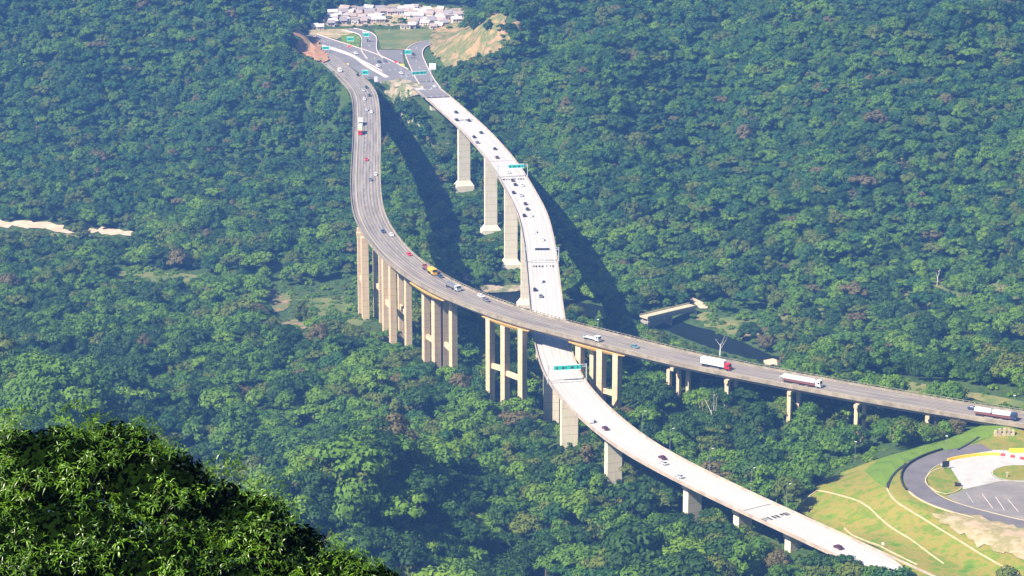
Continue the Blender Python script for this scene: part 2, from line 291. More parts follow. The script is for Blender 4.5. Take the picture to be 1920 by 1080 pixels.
def flat(poly,z,dep=.45,passes=3):
    global GZ
    m=inpoly(GX,GY,poly).astype(float); 
    for _ in range(passes):
        q=np.pad(m,1,mode='edge'); m=np.maximum(m,(q[:-2,1:-1]+q[2:,1:-1]+q[1:-1,:-2]+q[1:-1,2:])/4)
    GZ[:]=GZ*(1-m)+(z-dep)*m
def inpoly(x,y,poly):
    x=np.asarray(x);y=np.asarray(y); r=np.zeros(x.shape,bool); P_=np.asarray(poly); j=len(P_)-1
    for i in range(len(P_)):
        c=((P_[i,1]>y)!=(P_[j,1]>y))&(x<(P_[j,0]-P_[i,0])*(y-P_[i,1])/(P_[j,1]-P_[i,1]+1e-12)+P_[i,0]); r^=c; j=i
    return r
flat([pt(a,b,IZ)[:2] for a,b in gp([(60,300),(640,300),(1560,290),(1640,420),(1520,520),(1430,700),(1530,900),(1480,1000),(1340,1000),(1110,880),(1010,945),(870,955),(700,850),(480,710),(280,620),(190,520),(60,430)])],IZ)
flat([pt(a,b,TZ)[:2] for a,b in tp([(1440,40),(2400,-80),(2400,1200),(1900,1010),(1380,900),(900,790),(600,650),(520,420),(640,290),(850,200)])],TZ,.5)
burn(GPH,11,lambda s:np.interp(s,[S_g0-12,S_g0+14,S_g1-14,S_g1+14],[.35,5,6,.35]),22,True)
burn(WPH,11,lambda s:np.interp(s,[S_w0-8,S_w0+14,S_w0+45,S_w1-14,S_w1+14],[.4,8,12,6,.35]),22,True)
def hz(x,y):
    x=np.asarray(x,float);y=np.asarray(y,float)
    i=np.clip(np.searchsorted(xs,x,'right')-1,0,len(xs)-2); j=np.clip(np.searchsorted(ys,y,'right')-1,0,len(ys)-2)
    u=(x-xs[i])/(xs[i+1]-xs[i]); v=(y-ys[j])/(ys[j+1]-ys[j]); a=GZ[j,i];b=GZ[j,i+1];c=GZ[j+1,i];d=GZ[j+1,i+1]
    return np.where(u+v<=1,a+(b-a)*u+(c-a)*v,d+(c-d)*(1-u)+(b-d)*(1-v))
def gnd(px,py):
    u=(px-960)/F; v=(py-540)/F; d=np.array([u,cp-v*sp,-sp-v*cp]); t=np.arange(700,4200,3.0); P_=np.array([0,0,CZ])+d*t[:,None]
    below=P_[:,2]<hz(P_[:,0],P_[:,1]); k=int(np.argmax(below)); lo,hi=t[max(k-1,0)],t[k]
    for _ in range(12):
        m=(lo+hi)/2; p=np.array([0,0,CZ])+d*m
        if p[2]<hz(p[0],p[1]): hi=m
        else: lo=m
    p=np.array([0,0,CZ])+d*hi; p[2]=hz(p[0],p[1]); return p
NY,NX=GX.shape; V=np.stack([GX,GY,GZ],-1).reshape(-1,3)
idx=np.arange(NY*NX).reshape(NY,NX); a=idx[:-1,:-1].ravel();b=idx[:-1,1:].ravel();c=idx[1:,:-1].ravel();d=idx[1:,1:].ravel()
T=np.concatenate([np.stack([a,b,c],1),np.stack([b,d,c],1)])
def fastmesh(name,V,T,mats,mi=None,smooth=False):
    me=bpy.data.meshes.new(name); k=T.shape[1]; me.vertices.add(len(V)); me.vertices.foreach_set('co',np.asarray(V,np.float32).ravel())
    me.loops.add(T.size); me.loops.foreach_set('vertex_index',T.astype(np.int32).ravel()); me.polygons.add(len(T))
    me.polygons.foreach_set('loop_start',np.arange(0,T.size,k,dtype=np.int32))
    for m in mats: me.materials.append(m)
    if mi is not None: me.polygons.foreach_set('material_index',mi.astype(np.int32))
    me.polygons.foreach_set('use_smooth',[smooth]*len(T)); me.update(calc_edges=True); me.validate(); return me
o=bpy.data.objects.new('terrain',fastmesh('terrain',V,T,[M['ground']],smooth=True)); COL.objects.link(o); tag(o,kind='structure')
# ---------------------------------------------------------------- draped patches
NOTREE=[]; OPEN=[]   # world polygons without trees
def inpoly(x,y,poly):
    x=np.asarray(x);y=np.asarray(y); r=np.zeros(x.shape,bool); P_=np.asarray(poly); j=len(P_)-1
    for i in range(len(P_)):
        c=((P_[i,1]>y)!=(P_[j,1]>y))&(x<(P_[j,0]-P_[i,0])*(y-P_[i,1])/(P_[j,1]-P_[i,1]+1e-12)+P_[i,0]); r^=c; j=i
    return r
def world_poly(px,z=None): return [ (gnd(a,b) if z is None else pt(a,b,z))[:2] for a,b in px]
def patch(name,px,m,off=.25,z=None,step=4.0,notree=True,kind='structure',rough=0,wobble=0,wp=None):
    wp=world_poly(px,z) if wp is None else wp
    P_=[]
    for i in range(len(wp)):
        a=np.array(wp[i]);b=np.array(wp[(i+1)%len(wp)]); k=max(int(np.linalg.norm(b-a)/step),1)
        for t in range(k):
            q=a+(b-a)*t/k
            if wobble: q=q+rng.normal(0,wobble,2)
            P_.append(q)
    P_=np.array(P_); x0,y0=P_.min(0);x1,y1=P_.max(0)
    gx,gy=np.meshgrid(np.arange(x0,x1,step),np.arange(y0,y1,step)); gx=gx.ravel();gy=gy.ravel(); ins=inpoly(gx,gy,P_)
    nb=len(P_); pts2=[Vector(p) for p in P_]+[Vector((a,b)) for a,b in zip(gx[ins],gy[ins])]
    r=geometry.delaunay_2d_cdt(pts2,[(i,(i+1)%nb) for i in range(nb)],[],0,1e-4)
    vs_=np.array([tuple(v) for v in r[0]]); fc=[tuple(f) for f in r[2]]
    cen=np.array([vs_[list(f)].mean(0) for f in fc]); keep=inpoly(cen[:,0],cen[:,1],P_); fc=[f for f,k_ in zip(fc,keep) if k_]
    if z is None: zz=hz(vs_[:,0],vs_[:,1])+off+(rng.random(len(vs_))*rough)
    else: zz=np.full(len(vs_),z+off)
    o=mk(name,np.c_[vs_,zz],fc,m)
    # faces upward
    if len(o.data.polygons) and o.data.polygons[0].normal.z<0: o.data.flip_normals()
    if kind: tag(o,kind=kind)
    if notree:
        if m in (M['tancut'],M['rock'],M['redcut'],M['sand']): OPEN.append(len(NOTREE))
        NOTREE.append(np.array(wp))
    return o
def ground_line(name,px,wd,m,off=.6,h=.25,kind='structure',z=None):
    wpts=[ (gnd(a,b) if z is None else pt(a,b,z)) for a,b in px]; p=Path(smooth_path(wpts,3,5,1)); 
    if z is None: p.q[:,2]=hz(p.q[:,0],p.q[:,1])
    o=p.sweep(name,[(-wd/2,-.6),(-wd/2,off+h),(wd/2,off+h),(wd/2,-.6)],m)
    if kind: tag(o,kind=kind)
    return o
SANDL=[(-90,412),(0,414),(60,415),(105,418),(120,424),(95,430),(60,428),(0,427),(-90,424)]
SANDM=[(85,424),(110,420),(125,430),(150,426),(185,430),(196,428),(218,430),(252,438),(246,445),(220,441),(190,442),(178,437),(140,438),(100,434)]
patch('sand_bank',SANDL,M['sand'],.4,wobble=1.8)
patch('sand_bank',SANDM,M['sand'],.4,wobble=1.8)
patch('meadow',[(-60,430),(60,434),(180,444),(200,450),(60,444),(-60,440)],M['meadow'],.3,notree=False,wobble=1.5)
patch('river',[(880,552),(985,548),(1060,560),(1120,572),(1200,592),(1280,602),(1340,622),(1400,645),(1466,672),(1470,684),(1440,682),(1380,666),(1310,645),(1250,620),(1180,606),(1100,600),(1000,590),(930,576)],M['water'],.12,wobble=.5)
patch('sand_spit',[(1432,676),(1450,673),(1468,680),(1460,690),(1437,691)],M['sand'],.35,wobble=.4)
patch('riverbank_rocks',[(900,538),(985,536),(985,548),(890,552)],M['rock'],.5,rough=.8)
patch('meadow',[(1290,590),(1330,588),(1400,625),(1440,650),(1400,640),(1330,612)],M['meadow'],.4,notree=False,wobble=1.2)
patch('sandy_bluff',[(868,513),(885,515),(893,530),(880,532),(868,525)],M['sand'],.5)
patch('meadow',[(205,508),(300,512),(375,522),(365,534),(280,532),(210,524)],M['meadow'],.4,notree=False)
patch('clearing',[(505,556),(538,552),(544,570),(536,584),(512,588),(506,572)],M['tancut'],.4,wobble=1.6)
patch('clearing',[(520,604),(560,598),(590,608),(570,618),(525,616)],M['tancut'],.4,wobble=1.6)
patch('meadow',[(205,508),(300,512),(400,520),(500,540),(560,556),(540,566),(450,552),(340,536),(250,532)],M['meadow'],.35,notree=False,wobble=1.5)
patch('meadow',[(560,560),(640,556),(668,580),(690,600),(660,622),(600,618),(565,606)],M['meadow'],.3,notree=False,wobble=1.5)
patch('meadow',[(1330,600),(1420,592),(1560,575),(1700,545),(1860,500),(1930,500),(1930,610),(1760,640),(1600,650),(1480,650),(1390,628)],M['meadow'],.35,notree=False,wobble=1.5)
patch('red_cutting',[(548,66),(592,68),(606,96),(618,116),(606,120),(575,108),(556,92)],M['redcut'],.9,rough=1.5,wobble=.7)
patch('dry_hillside',[(822,50),(880,45),(955,46),(1012,66),(1008,98),(940,126),(880,130),(832,128),(808,100),(806,74)],M['tancut'],.6,rough=1.5,wobble=1)
patch('stony_slope',[(708,158),(745,150),(778,156),(798,170),(796,180),(765,186),(748,196),(738,190),(722,178)],M['rock'],.5,rough=1.0)
patch('dirt_track',[(728,190),(740,190),(758,222),(778,250),(800,262),(812,258),(838,262),(842,272),(812,276),(790,268),(762,244),(740,212)],M['rock'],.6,wobble=1.2)
patch('dirt_track',[(862,196),(905,158),(915,160),(880,192),(868,200)],M['dirt'],.5)
patch('dirt_road',[(1288,556),(1300,560),(1328,574),(1326,580),(1312,580),(1296,566)],M['sand'],.6)
patch('meadow',[(1738,536),(1770,540),(1800,558),(1805,572),(1780,582),(1772,562),(1745,548)],M['meadow'],.5)
patch('verge',[(1560,722),(1700,738),(1850,758),(1960,772),(1960,762),(1850,742),(1700,716),(1600,706)],M['meadow'],.5,notree=False)
# interchange ground
g1=patch('gore_asphalt',gp([(215,440),(690,570),(860,585),(1185,735),(1345,900),(1330,985),(1120,865),(1010,930),(880,940),(760,880),(640,790),(520,710),(300,615),(240,520)]),M['asphalt_far'],.02,z=IZ-.12)
patch('lawn',gp([(470,400),(640,380),(700,440),(680,540),(560,520),(490,470)]),M['lush'],.1,z=IZ-.15)
patch('lawn',gp([(840,330),(1100,335),(1520,320),(1500,455),(1280,500),(1195,570),(1160,560),(930,555),(890,420)]),M['meadow'],.1,z=IZ-.2)
patch('gore_asphalt',gp([(900,560),(1170,565),(1185,720),(1080,680),(880,600)]),M['asphalt_far'],.1,z=IZ-.14)
patch('dirt_yard',gp([(100,320),(330,330),(640,320),(700,350),(520,400),(430,440),(330,420),(120,390)]),M['dirt'],.1,z=IZ-.18)
for p_,h_,nm in ((R_main,9.5,'road'),(R_mid,5.5,'road'),(R_right,6.0,'road')):
    tag(p_.sweep(nm,[(-h_,0),(h_,0)],M['asphalt_far'],close=False),kind='structure')
    for s_ in (-1,1):
        tag(p_.sweep('kerb',[(s_*h_-.25,-.2),(s_*h_-.25,.35),(s_*h_+.25,.35),(s_*h_+.25,-.2)],M['pinkkerb'],s0=0 if p_ is not R_main else 95),kind='structure')
    for o_ in ((-3,1,5) if h_>8 else (0,)):
        for k_ in range(int(p_.L/12)): tag(p_.sweep('lane_marking',[(o_-.12,.03),(o_+.12,.03)],M['whitepaint'],s0=k_*12,s1=k_*12+4,close=False),kind='structure') if k_%2==0 else None
tag(road(gp([(250,512),(450,562),(640,640),(740,725),(870,800),(1000,872)]),IZ).sweep('median_strip',[(-1.3,-.3),(-1.3,.45),(1.3,.45),(1.3,-.3)],M['pinkkerb']),kind='structure')
# toll yard ground
G0=[(1488,957),(1512,925),(1545,900),(1600,880),(1650,862),(1700,848),(1760,830),(1820,808),(1856,796),(1925,800),(2010,900),(2010,1100),(1730,1100),(1690,1062),(1600,1012),(1540,985)]
patch('grass_bank',G0,M['grass'],.5,step=2.5)
patch('lush_verge',[(1650,862),(1700,848),(1760,830),(1820,808),(1856,796),(1890,800),(1800,842),(1740,852),(1700,868),(1672,895),(1660,915),(1640,905),(1620,885)],M['lush'],.62,step=2.5)
patch('dirt_yard',tp([(1440,55),(1540,20),(1760,-40),(2000,-60),(2000,60),(1560,100)]),M['dirt'],.1,z=TZ-.15)
patch('dirt_yard',tp([(840,890),(1000,880),(1400,905),(1560,960),(2000,1060),(2000,1420),(1600,1290),(1250,1130),(1000,1000)]),M['dirt'],.85,step=2.5,wobble=.9)
apr=tp([(840,265),(1000,208),(1200,165),(1500,140),(2000,150),(2300,200),(2300,500),(1920,505),(1670,490),(1240,585),(1175,470),(1095,345),(1000,322)])
patch('concrete_apron',apr,M['apron'],.05,z=TZ)
patch('lot_asphalt',tp([(1240,590),(1670,493),(1920,508),(2300,508),(2300,1060),(1920,940),(1650,890),(1400,815),(1200,750),(1040,662),(1200,612)]),M['asphalt_lot'],.03,z=TZ)
isl=[(1850+300*math.cos(t)+0,405+92*math.sin(t)) for t in np.linspace(0,2*math.pi,28,endpoint=False)]
patch('grass_island',tp(isl),M['grass'],.22,z=TZ)
tag(Path(smooth_path([pt(a,b,TZ) for a,b in tp(isl+isl[:1])],2,3,1)).sweep('island_kerb',[(-.2,0),(-.2,.3),(.2,.3),(.2,0)],M['apron']),kind='structure')
isa=[(1000,345),(1090,355),(1150,450),(1218,560),(1200,600),(1120,625),(1040,655),(930,610),(830,545),(800,490),(850,405),(930,360)]
patch('grass_island',tp(isa),M['grass'],.2,z=TZ)
tag(Path(smooth_path([pt(a,b,TZ) for a,b in tp(isa[3:]+isa[:1])],2,3,1)).sweep('island_kerb',[(-.2,0),(-.2,.3),(.2,.3),(.2,0)],M['kerb']),kind='structure')
tag(R_toll.sweep('ramp_road',[(-4.8,.06),(4.8,.06)],M['asphalt'],close=False),kind='structure')
s_a=R_toll.near(*pt(*tp([(600,620)])[0],TZ)[:2])[0]; s_b=R_toll.near(*pt(*tp([(1410,885)])[0],TZ)[:2])[0]
for sd_ in (1,-1):
    pass
outer=1 if R_toll.at(s_a,5)[0][0]<R_toll.at(s_a,-5)[0][0] else -1
tag(R_toll.sweep('road_kerb',[(outer*5.0-.25,0),(outer*5.0-.25,.5),(outer*5.0+.25,.5),(outer*5.0+.25,0)],M['kerb'],s0=s_a,s1=s_b),kind='structure')
tag(R_toll.sweep('road_kerb',[(-outer*4.95-.15,0),(-outer*4.95-.15,.2),(-outer*4.95+.15,.2),(-outer*4.95+.15,0)],M['kerb'],s0=s_a-45,s1=s_b+60),kind='structure')
tag(R_toll.sweep('retaining_wall',[(outer*5.4-.25,-1),(outer*5.4-.25,1.0),(outer*5.4+.25,1.0),(outer*5.4+.25,-1)],M['dark'],s0=s_a-52,s1=s_a-2),'low dark retaining wall round the outer side of the bend by the toll yard','wall')
for L_ in ([(1270,620),(1350,740)],[(1450,640),(1570,800)],[(1600,670),(1700,820)],[(1740,700),(1860,840)]):
    ground_line('parking_line',tp(L_),.2,M['pinkkerb'] if L_[0][0]>1300 else M['apron'],.03,.05,z=TZ)
CH='pale concrete drainage channel '
for L_,t_ in (([(1663,918),(1663,928),(1680,944),(1700,957),(1771,1000),(1842,1044),(1925,1092)],'running down the grass bank below the dark retaining wall'),([(1532,922),(1576,932),(1622,947),(1647,971),(1683,1000),(1770,1060)],'crossing the middle of the grass bank'),([(1583,993),(1622,1017),(1658,1032),(1720,1062)],'along the foot of the grass bank beside the pale road'),([(1532,922),(1508,940),(1486,958)],'dropping from the grass bank toward the trees')):
    tag(ground_line('drainage_channel',L_,.42,M['kerb'],kind=None),CH+t_,'drain','drainage channels on the grass bank')
tag(ground_line('drainage_ditch',[(1664,918),(1668,900),(1682,884),(1700,872)],.9,M['dark'],kind=None),'dark drainage ditch curving round the outside of the road bend','drain')
tag(ground_line('drainage_ditch',[(1796,846),(1815,836),(1835,822)],.8,M['dark'],kind=None),'short dark ditch in the grass above the concrete apron','drain')
# ---------------------------------------------------------------- the two big viaducts
def col_box(x,y,ang,lx,ly,z0,z1,name,m,parent,flare=0):
    mb=MB().box(-lx/2,lx/2,-ly/2,ly/2,0,z1-z0)
    return mb.ob(name,m,parent,loc=(x,y,z0),rz=ang)
# pale viaduct
vw=thing('viaduct',(0,0,0),'pale concrete viaduct on tall single piers, passing under the other viaduct','viaduct')
WH=8.3
WPH.sweep('deck',[(-WH,0),(WH,0),(WH,-.45),(4.2,-.9),(3.4,-3.4),(-3.4,-3.4),(-4.2,-.9),(-WH,-.45)],M['girder'],vw,S_w0,S_w1+6)
WPH.sweep('road_surface',[(-WH+.5,.06),(WH-.5,.06)],M['white_deck'],vw,S_w0-6,WPH.L,uv=True,close=False)
for s_ in (-1,1):
    WPH.sweep('parapet',[(s_*WH-.18,-.5),(s_*WH-.18,.95),(s_*WH+.18,.95),(s_*WH+.18,-.5)],M['white_par'],vw,S_w0,WPH.L)
    WPH.sweep('edge_line',[(s_*5.3-.1,.09),(s_*5.3+.1,.09)],M['girder'],vw,S_w0,WPH.L,close=False)
for o_ in (-1.8,1.8):
    for k_ in range(0,int(WPH.L/16)): WPH.sweep('lane_dash',[(o_-.1,.09),(o_+.1,.09)],M['whitepaint'],vw,k_*16+S_w0,k_*16+4+S_w0,close=False) if k_*16+S_w0<WPH.L-5 else None
def sw(px,py): return WPH.near(*pt(px,py,ZW)[:2])[0]
def sg(px,py): return GPH.near(*pt(px,py,zg(py))[:2])[0]
for a_ in ((815,171),(940,302),(958,331),(1010,492),(1060,717),(1420,951)):  # expansion joints, plus gantry beam shadows painted as dark strips on the deck
    s_=sw(*a_); WPH.sweep('joint_and_gantry_shadow',[(-7.6,.1),(7.6,.1)],M['joint'],vw,s_,s_+.45,close=False)
for a_,n_ in (((822,184),8),((868,227),6),((963,335),9),((1016,498),7),((1450,967),8)):
    s_=sw(*a_); o_=-6.2
    for k_ in range(n_):
        wd=random.choice([.7,1.0,1.2]); WPH.sweep('painted_block',[(o_,.11),(o_+wd,.11)],M['blackpaint'],vw,s_,s_+random.choice([2.2,3.2,3.6]),close=False); o_+=wd+random.choice([.4,.6,1.3])
for i,(q,ang,zb) in enumerate(WP):
    zt=ZW-3.4; zb=min(zb,float(hz(q[0],q[1]))+1); hgt=zt-zb
    wdt=7.6 if i<9 else 6.8
    pr=col_box(q[0],q[1],ang,3.6,wdt,zb-4,zt,'pier',M['white_pier'],vw)
    if i<6:
        mb=MB().box(-3.6,3.6,-6.0,6.0,-2,2.2).box(-3.4,3.4,-5.8,5.8,2.2,5.0,.6,.68)
        mb.ob('pedestal',M['white_pier'],pr,loc=(0,0,4))
    else: MB().box(-2.2,2.2,-wdt/2-.5,wdt/2+.5,hgt+4-1.2,hgt+4-.01).ob('pier_cap',M['white_pier'],pr)
# grey viaduct
vg=thing('viaduct',(0,0,0),'grey asphalt viaduct on clusters of tan columns, crossing above the pale viaduct','viaduct')
GH=8.5
GPH.sweep('deck',[(-GH,0),(GH,0),(GH,-.5),(GH-1.2,-.6),(-GH+1.2,-.6),(-GH,-.5)],M['girder'],vg,S_g0,S_g1+6)
for o_ in (-6.2,-2.1,2.1,6.2):
    GPH.sweep('girder',[(o_-.5,-.61),(o_+.5,-.61),(o_+.5,-2.6),(o_-.5,-2.6)],M['girder'],vg,S_g0,S_g1+4)
GPH.sweep('road_surface',[(-GH+.5,.06),(GH-.5,.06)],M['grey_deck'],vg,0,GPH.L,uv=True,close=False)
for s_ in (-1,1):
    GPH.sweep('parapet',[(s_*GH-.2,-.9),(s_*GH-.2,.85),(s_*GH+.2,.85),(s_*GH+.2,-.9)],M['grey_par'],vg,S_g0-30,GPH.L)
# the walkway line along the inner (right-hand) side of the far stretch
GPH.sweep('edge_line',[(GH-3.2,.1),(GH-2.85,.1)],M['kerb'],vg,0,GPH.L,close=False)
GPH.sweep('edge_line',[(-GH+2.0,.1),(-GH+2.18,.1)],M['kerb'],vg,0,GPH.L,close=False)
for o_ in (-2.7,1.0):
    for k_ in range(0,int(GPH.L/14)): GPH.sweep('lane_dash',[(o_-.1,.1),(o_+.1,.1)],M['kerb'],vg,k_*14,k_*14+4.5,close=False)
rail=MB()
for k_ in range(int(GPH.L/2.6)):
    s_=k_*2.6
    if s_<sg(770,500): continue
    for sd_ in (-1,):
        p,a_=GPH.at(s_,sd_*GH); rail.box(p[0]-.2,p[0]+.2,p[1]-.2,p[1]+.2,p[2]+.85,p[2]+1.7)
rail.ob('railing_posts',M['grey_par'],vg)
GPH.sweep('hand_rail',[(-GH-.08,1.55),(-GH+.08,1.55),(-GH+.08,1.7),(-GH-.08,1.7)],M['grey_par'],vg,sg(770,500),GPH.L)
GCOL=[ # one cluster of columns per entry: (px at deck height, py, size across, size along)
 [(671,414,3.2,3.6),(683,430,3.8,4.0),(702,424,2.2,2.6),(713,436,2.2,2.6)],
 [(722,466,3.4,3.8),(735,478,3.4,3.8),(750,468,2.6,3.2),(764,486,3.2,3.6)],
 [(798,520,3.4,3.4),(817,532,3.6,3.8),(833,530,3.0,3.2),(849,544,3.2,3.4)],
 [(919,586,3.4,3.2),(947,594,3.4,3.2),(979,606,3.4,3.2)],
 [(1088,632,3.4,3.2),(1112,634,2.2,2.4),(1124,646,3.4,3.4),(1153,654,3.4,3.2)],
 [(1255,676,1.8,1.8),(1273,674,1.8,1.8),(1291,672,1.8,1.8)],[(1364,700,2.0,2.0),(1381,694,1.8,1.8)],[(1481,722,1.8,1.8),(1499,714,1.8,1.8)],[(1607,745,1.7,1.7),(1622,740,1.6,1.6)],[(1740,765,1.7,1.7),(1756,760,1.6,1.6)]]
GBASE=[]
for gi,cl in enumerate(GCOL):
    ps=[]
    for (a_,b_,l1,l2) in cl:
        q=pt(a_,b_,76 if b_>500 else zg(b_)); s_,o_,i_=GPH.near(q[0],q[1]); o_=max(-6.6,min(6.6,o_)); q,ang=GPH.at(s_,o_); ps.append((q,ang,l1,l2))
    zt=ps[0][0][2]-2.6
    cx=sum(p[0][0] for p in ps)/len(ps); cy=sum(p[0][1] for p in ps)/len(ps)
    if gi in (2,3,4):   # cap beam along the near side carrying the girders
        near_=[ps[0],ps[1],ps[-1]]
        s0_=GPH.near(*ps[0][0][:2])[0]-5; s1_=GPH.near(*ps[-1][0][:2])[0]+5
        cap=GPH.sweep('pier_cap',[(3.2,-2.62),(8.1,-2.62),(7.2,-4.1),(3.6,-4.1)],M['haunch'],vg,s0_,s1_)
        nv=len(cap.data.vertices)//4
        for vi,v in enumerate(cap.data.vertices):
            j=vi%4; f=math.sin(math.pi*min(1,max(0,(vi//4)/(nv-1))))**.8
            if j>=2: top=cap.data.vertices[(vi//4)*4+(1 if j==2 else 0)].co; v.co=top.lerp(v.co,.08+.92*f)
    else:
        ang=ps[0][1]; cap=MB().box(*((-1.6,1.6,-7.2,7.2,-1.5,-.01) if gi<5 else (-.9,.9,-5.6,5.6,-1.5,-.01))).ob('pier_cap',M['grey_pier'],vg,loc=(cx,cy,zt),rz=ang)
    if gi in (2,3,4): off=np.zeros(3); 
    for (q,ang,l1,l2) in ps:
        zb=float(hz(q[0],q[1])); 
        l1*=.96;l2*=.96; col=MB().box(-l2/2,l2/2,-l1/2,l1/2,-(zt-zb)-3,-1.5 if gi not in (2,3,4) else -.02)
        c=col.ob('column',M['grey_pier'],None,loc=(q[0],q[1],zt),rz=ang); c.parent=cap
        if gi not in (2,3,4): c.matrix_parent_inverse=cap.matrix_basis.inverted()
        GBASE.append((q[0],q[1]))
    if gi<5:
        for k_ in (0,len(ps)-2):
            a_=ps[k_][0];b_=ps[k_+1][0]
            zz=zt-(zt-float(hz(a_[0],a_[1])))*(.62 if k_ else .58); L_=math.hypot(b_[0]-a_[0],b_[1]-a_[1]); t_=MB().box(1.2,L_-1.2,-.7,.7,0,2.4)
            c=t_.ob('tie_beam',M['grey_pier'],None,loc=(a_[0],a_[1],zz),rz=math.atan2(b_[1]-a_[1],b_[0]-a_[0])); c.parent=cap
            if gi not in (2,3,4): c.matrix_parent_inverse=cap.matrix_basis.inverted()
# ---------------------------------------------------------------- gantries
def gantry(s,label,panels,post_h=8.2,dark=False,width=WH+.6):
    p,ang=WPH.at(s); t=thing('sign_gantry',p,label,'sign gantry','sign gantries over the pale viaduct',ang)
    # local x along the road, y to the left; the viewer is at +x or -x depending on the heading
    for sd_ in (-1,1): MB().cyl((0,sd_*width,-.3),(0,sd_*width,post_h),.28,.2).ob('post',M['steel'],t)
    b=MB()
    for zz in (post_h-.3,post_h-1.3): b.cyl((0,-width,zz),(0,width,zz),.14,.14,6)
    for k_ in range(12): y0=-width+k_*width/6; b.cyl((0,y0,post_h-.3-(k_%2)),(0,y0+width/6,post_h-1.3+(k_%2)),.07,.07,4)
    b.ob('truss',M['steel'],t)
    for (y0,y1,marks) in panels:
        m=M['dark'] if dark else M['teal']
        pn=MB().box(.25,.4,y0,y1,post_h-(1.5 if dark else 2.6),post_h+(-.3 if dark else .1)).ob('sign_panel',m,t)
        if not dark:
            MB().box(.41,.46,y0,y1,post_h-.28,post_h+.1).box(.41,.46,y0,y1,post_h-2.6,post_h-2.3).ob('sign_border',M['whitepaint'],pn)
            mk_=MB()
            for (a_,b_) in marks: mk_.box(.41,.45,y0+(y1-y0)*a_,y0+(y1-y0)*b_,post_h-1.9,post_h-.9)
            mk_.ob('sign_marks',M['joint'],pn)
    return t
MK=[(.08,.14),(.3,.38),(.42,.46),(.62,.74),(.86,.9)]
gantry(sw(804,163),'green sign gantry over the far end of the pale viaduct where it meets the interchange',[(-4.5,5.2,MK)])
gantry(sw(961,333),'green sign gantry over the pale viaduct above the tall white piers',[(-2.6,6.8,MK)])
gantry(sw(1013,492),'gantry with a dark message board over the pale viaduct, behind the crossing',[(-3.6,4.0,[])],dark=True)
gantry(sw(1060,716),'green sign gantry over the pale viaduct just in front of the crossing',[(-6.2,6.2,MK)])
# ---------------------------------------------------------------- vehicles
def paint(name,c): return mat(name,c,.3,spec=.5)
PC={'white':paint('white car paint',(.75,.75,.75)),'black':paint('black car paint',(.02,.02,.025)),'grey':paint('grey car paint',(.16,.16,.18)),'silver':paint('silver car paint',(.5,.52,.55)),
'red':paint('red car paint',(.55,.02,.03)),'blue':paint('dark blue car paint',(.03,.05,.12)),'teal':paint('teal car paint',(.12,.22,.24)),'maroon':paint('maroon car paint',(.09,.02,.035)),'yellow':paint('yellow truck paint',(.75,.42,.02)),'cream':paint('cream truck paint',(.7,.62,.35))}
proto={}
def wheel_mesh(r,wd):
    k_=('w',r,wd)
    if k_ not in proto:
        mb=MB().cyl((0,-wd/2,0),(0,wd/2,0),r,r,12); me=bpy.data.meshes.new('wheel'); me.from_pydata(mb.v,[],mb.f); me.materials.append(M['tyre']); proto[k_]=me
    return proto[k_]
def add_mesh(name,key,fn,m,parent,loc=(0,0,0)):
    k_=(name,key,m.name)
    if k_ not in proto:
        mb=fn(); me=bpy.data.meshes.new(name); me.from_pydata([tuple(v) for v in mb.v],[],mb.f); me.materials.append(m); proto[k_]=me
    o=bpy.data.objects.new(name,proto[k_]); COL.objects.link(o); o.parent=parent; o.location=loc; return o
def wheels(t,xs_,r,y,wd=.24):
    for x in xs_:
        for s_ in (-1,1):
            o=bpy.data.objects.new('wheel',wheel_mesh(r,wd)); COL.objects.link(o); o.parent=t; o.location=(x,s_*y,r)
def car(t,colour,kind='car'):
    c=PC[colour]
    if kind=='van':
        def body(): 
            m=MB().prism([(-2.5,.35),(2.5,.35),(2.55,.95),(2.1,1.25),(1.55,2.1),(-2.4,2.2),(-2.5,2.0)],-.95,.95); return m
        def gl(): return MB().prism([(2.1,1.3),(1.62,2.02),(1.58,2.0),(2.02,1.28)],-.8,.8).box(.5,1.5,-.97,-.94,1.3,1.85).box(.5,1.5,.94,.97,1.3,1.85)
    elif kind=='pickup':
        def body(): return MB().prism([(-2.6,.4),(2.6,.4),(2.6,.95),(1.5,1.1),(.9,1.7),(-.5,1.7),(-.6,1.05),(-2.6,1.05)],-.9,.9)
        def gl(): return MB().prism([(1.55,1.1),(.93,1.68),(1.0,1.73),(1.65,1.12)],-.75,.75).prism([(-.6,1.1),(-.5,1.65),(-.56,1.66),(-.68,1.1)],-.75,.75)
    else:
        def body():
            m=MB().prism([(-2.15,.32),(2.15,.3),(2.2,.62),(2.0,.82),(1.05,.95),(-1.6,.98),(-2.15,.9)],-.86,.86); m.box(-1.2,.55,-.66,.66,1.38,1.46,.92,.92)
            for x0_,x1_ in ((-1.75,-1.2),(1.1,.5)):
                for s_ in (-1,1): m.cyl((x0_,s_*.78,.93),(x1_,s_*.63,1.42),.05,.05,4)
            return m
        def gl(): 
            m=MB(); m.v+=[(-1.72,-.78,.94),(1.1,-.78,.94),(1.1,.78,.94),(-1.72,.78,.94),(-1.18,-.64,1.375),(.52,-.64,1.375),(.52,.64,1.375),(-1.18,.64,1.375)]
            m.f+=[(0,1,5,4),(1,2,6,5),(2,3,7,6),(3,0,4,7),(4,5,6,7)]; return m
    b=add_mesh('body',kind,body,c,t); add_mesh('windows',kind,gl,M['glass'],t)
    for s_ in (-.62,.62): add_mesh('headlight',kind,lambda:MB().box(-.03,.04,-.18,.18,-.08,.08),M['lamp'],t,(2.14 if kind=='car' else 2.54,s_,.68))
    wheels(t,(-1.35,1.35) if kind=='car' else (-1.6,1.6),.32,.8)
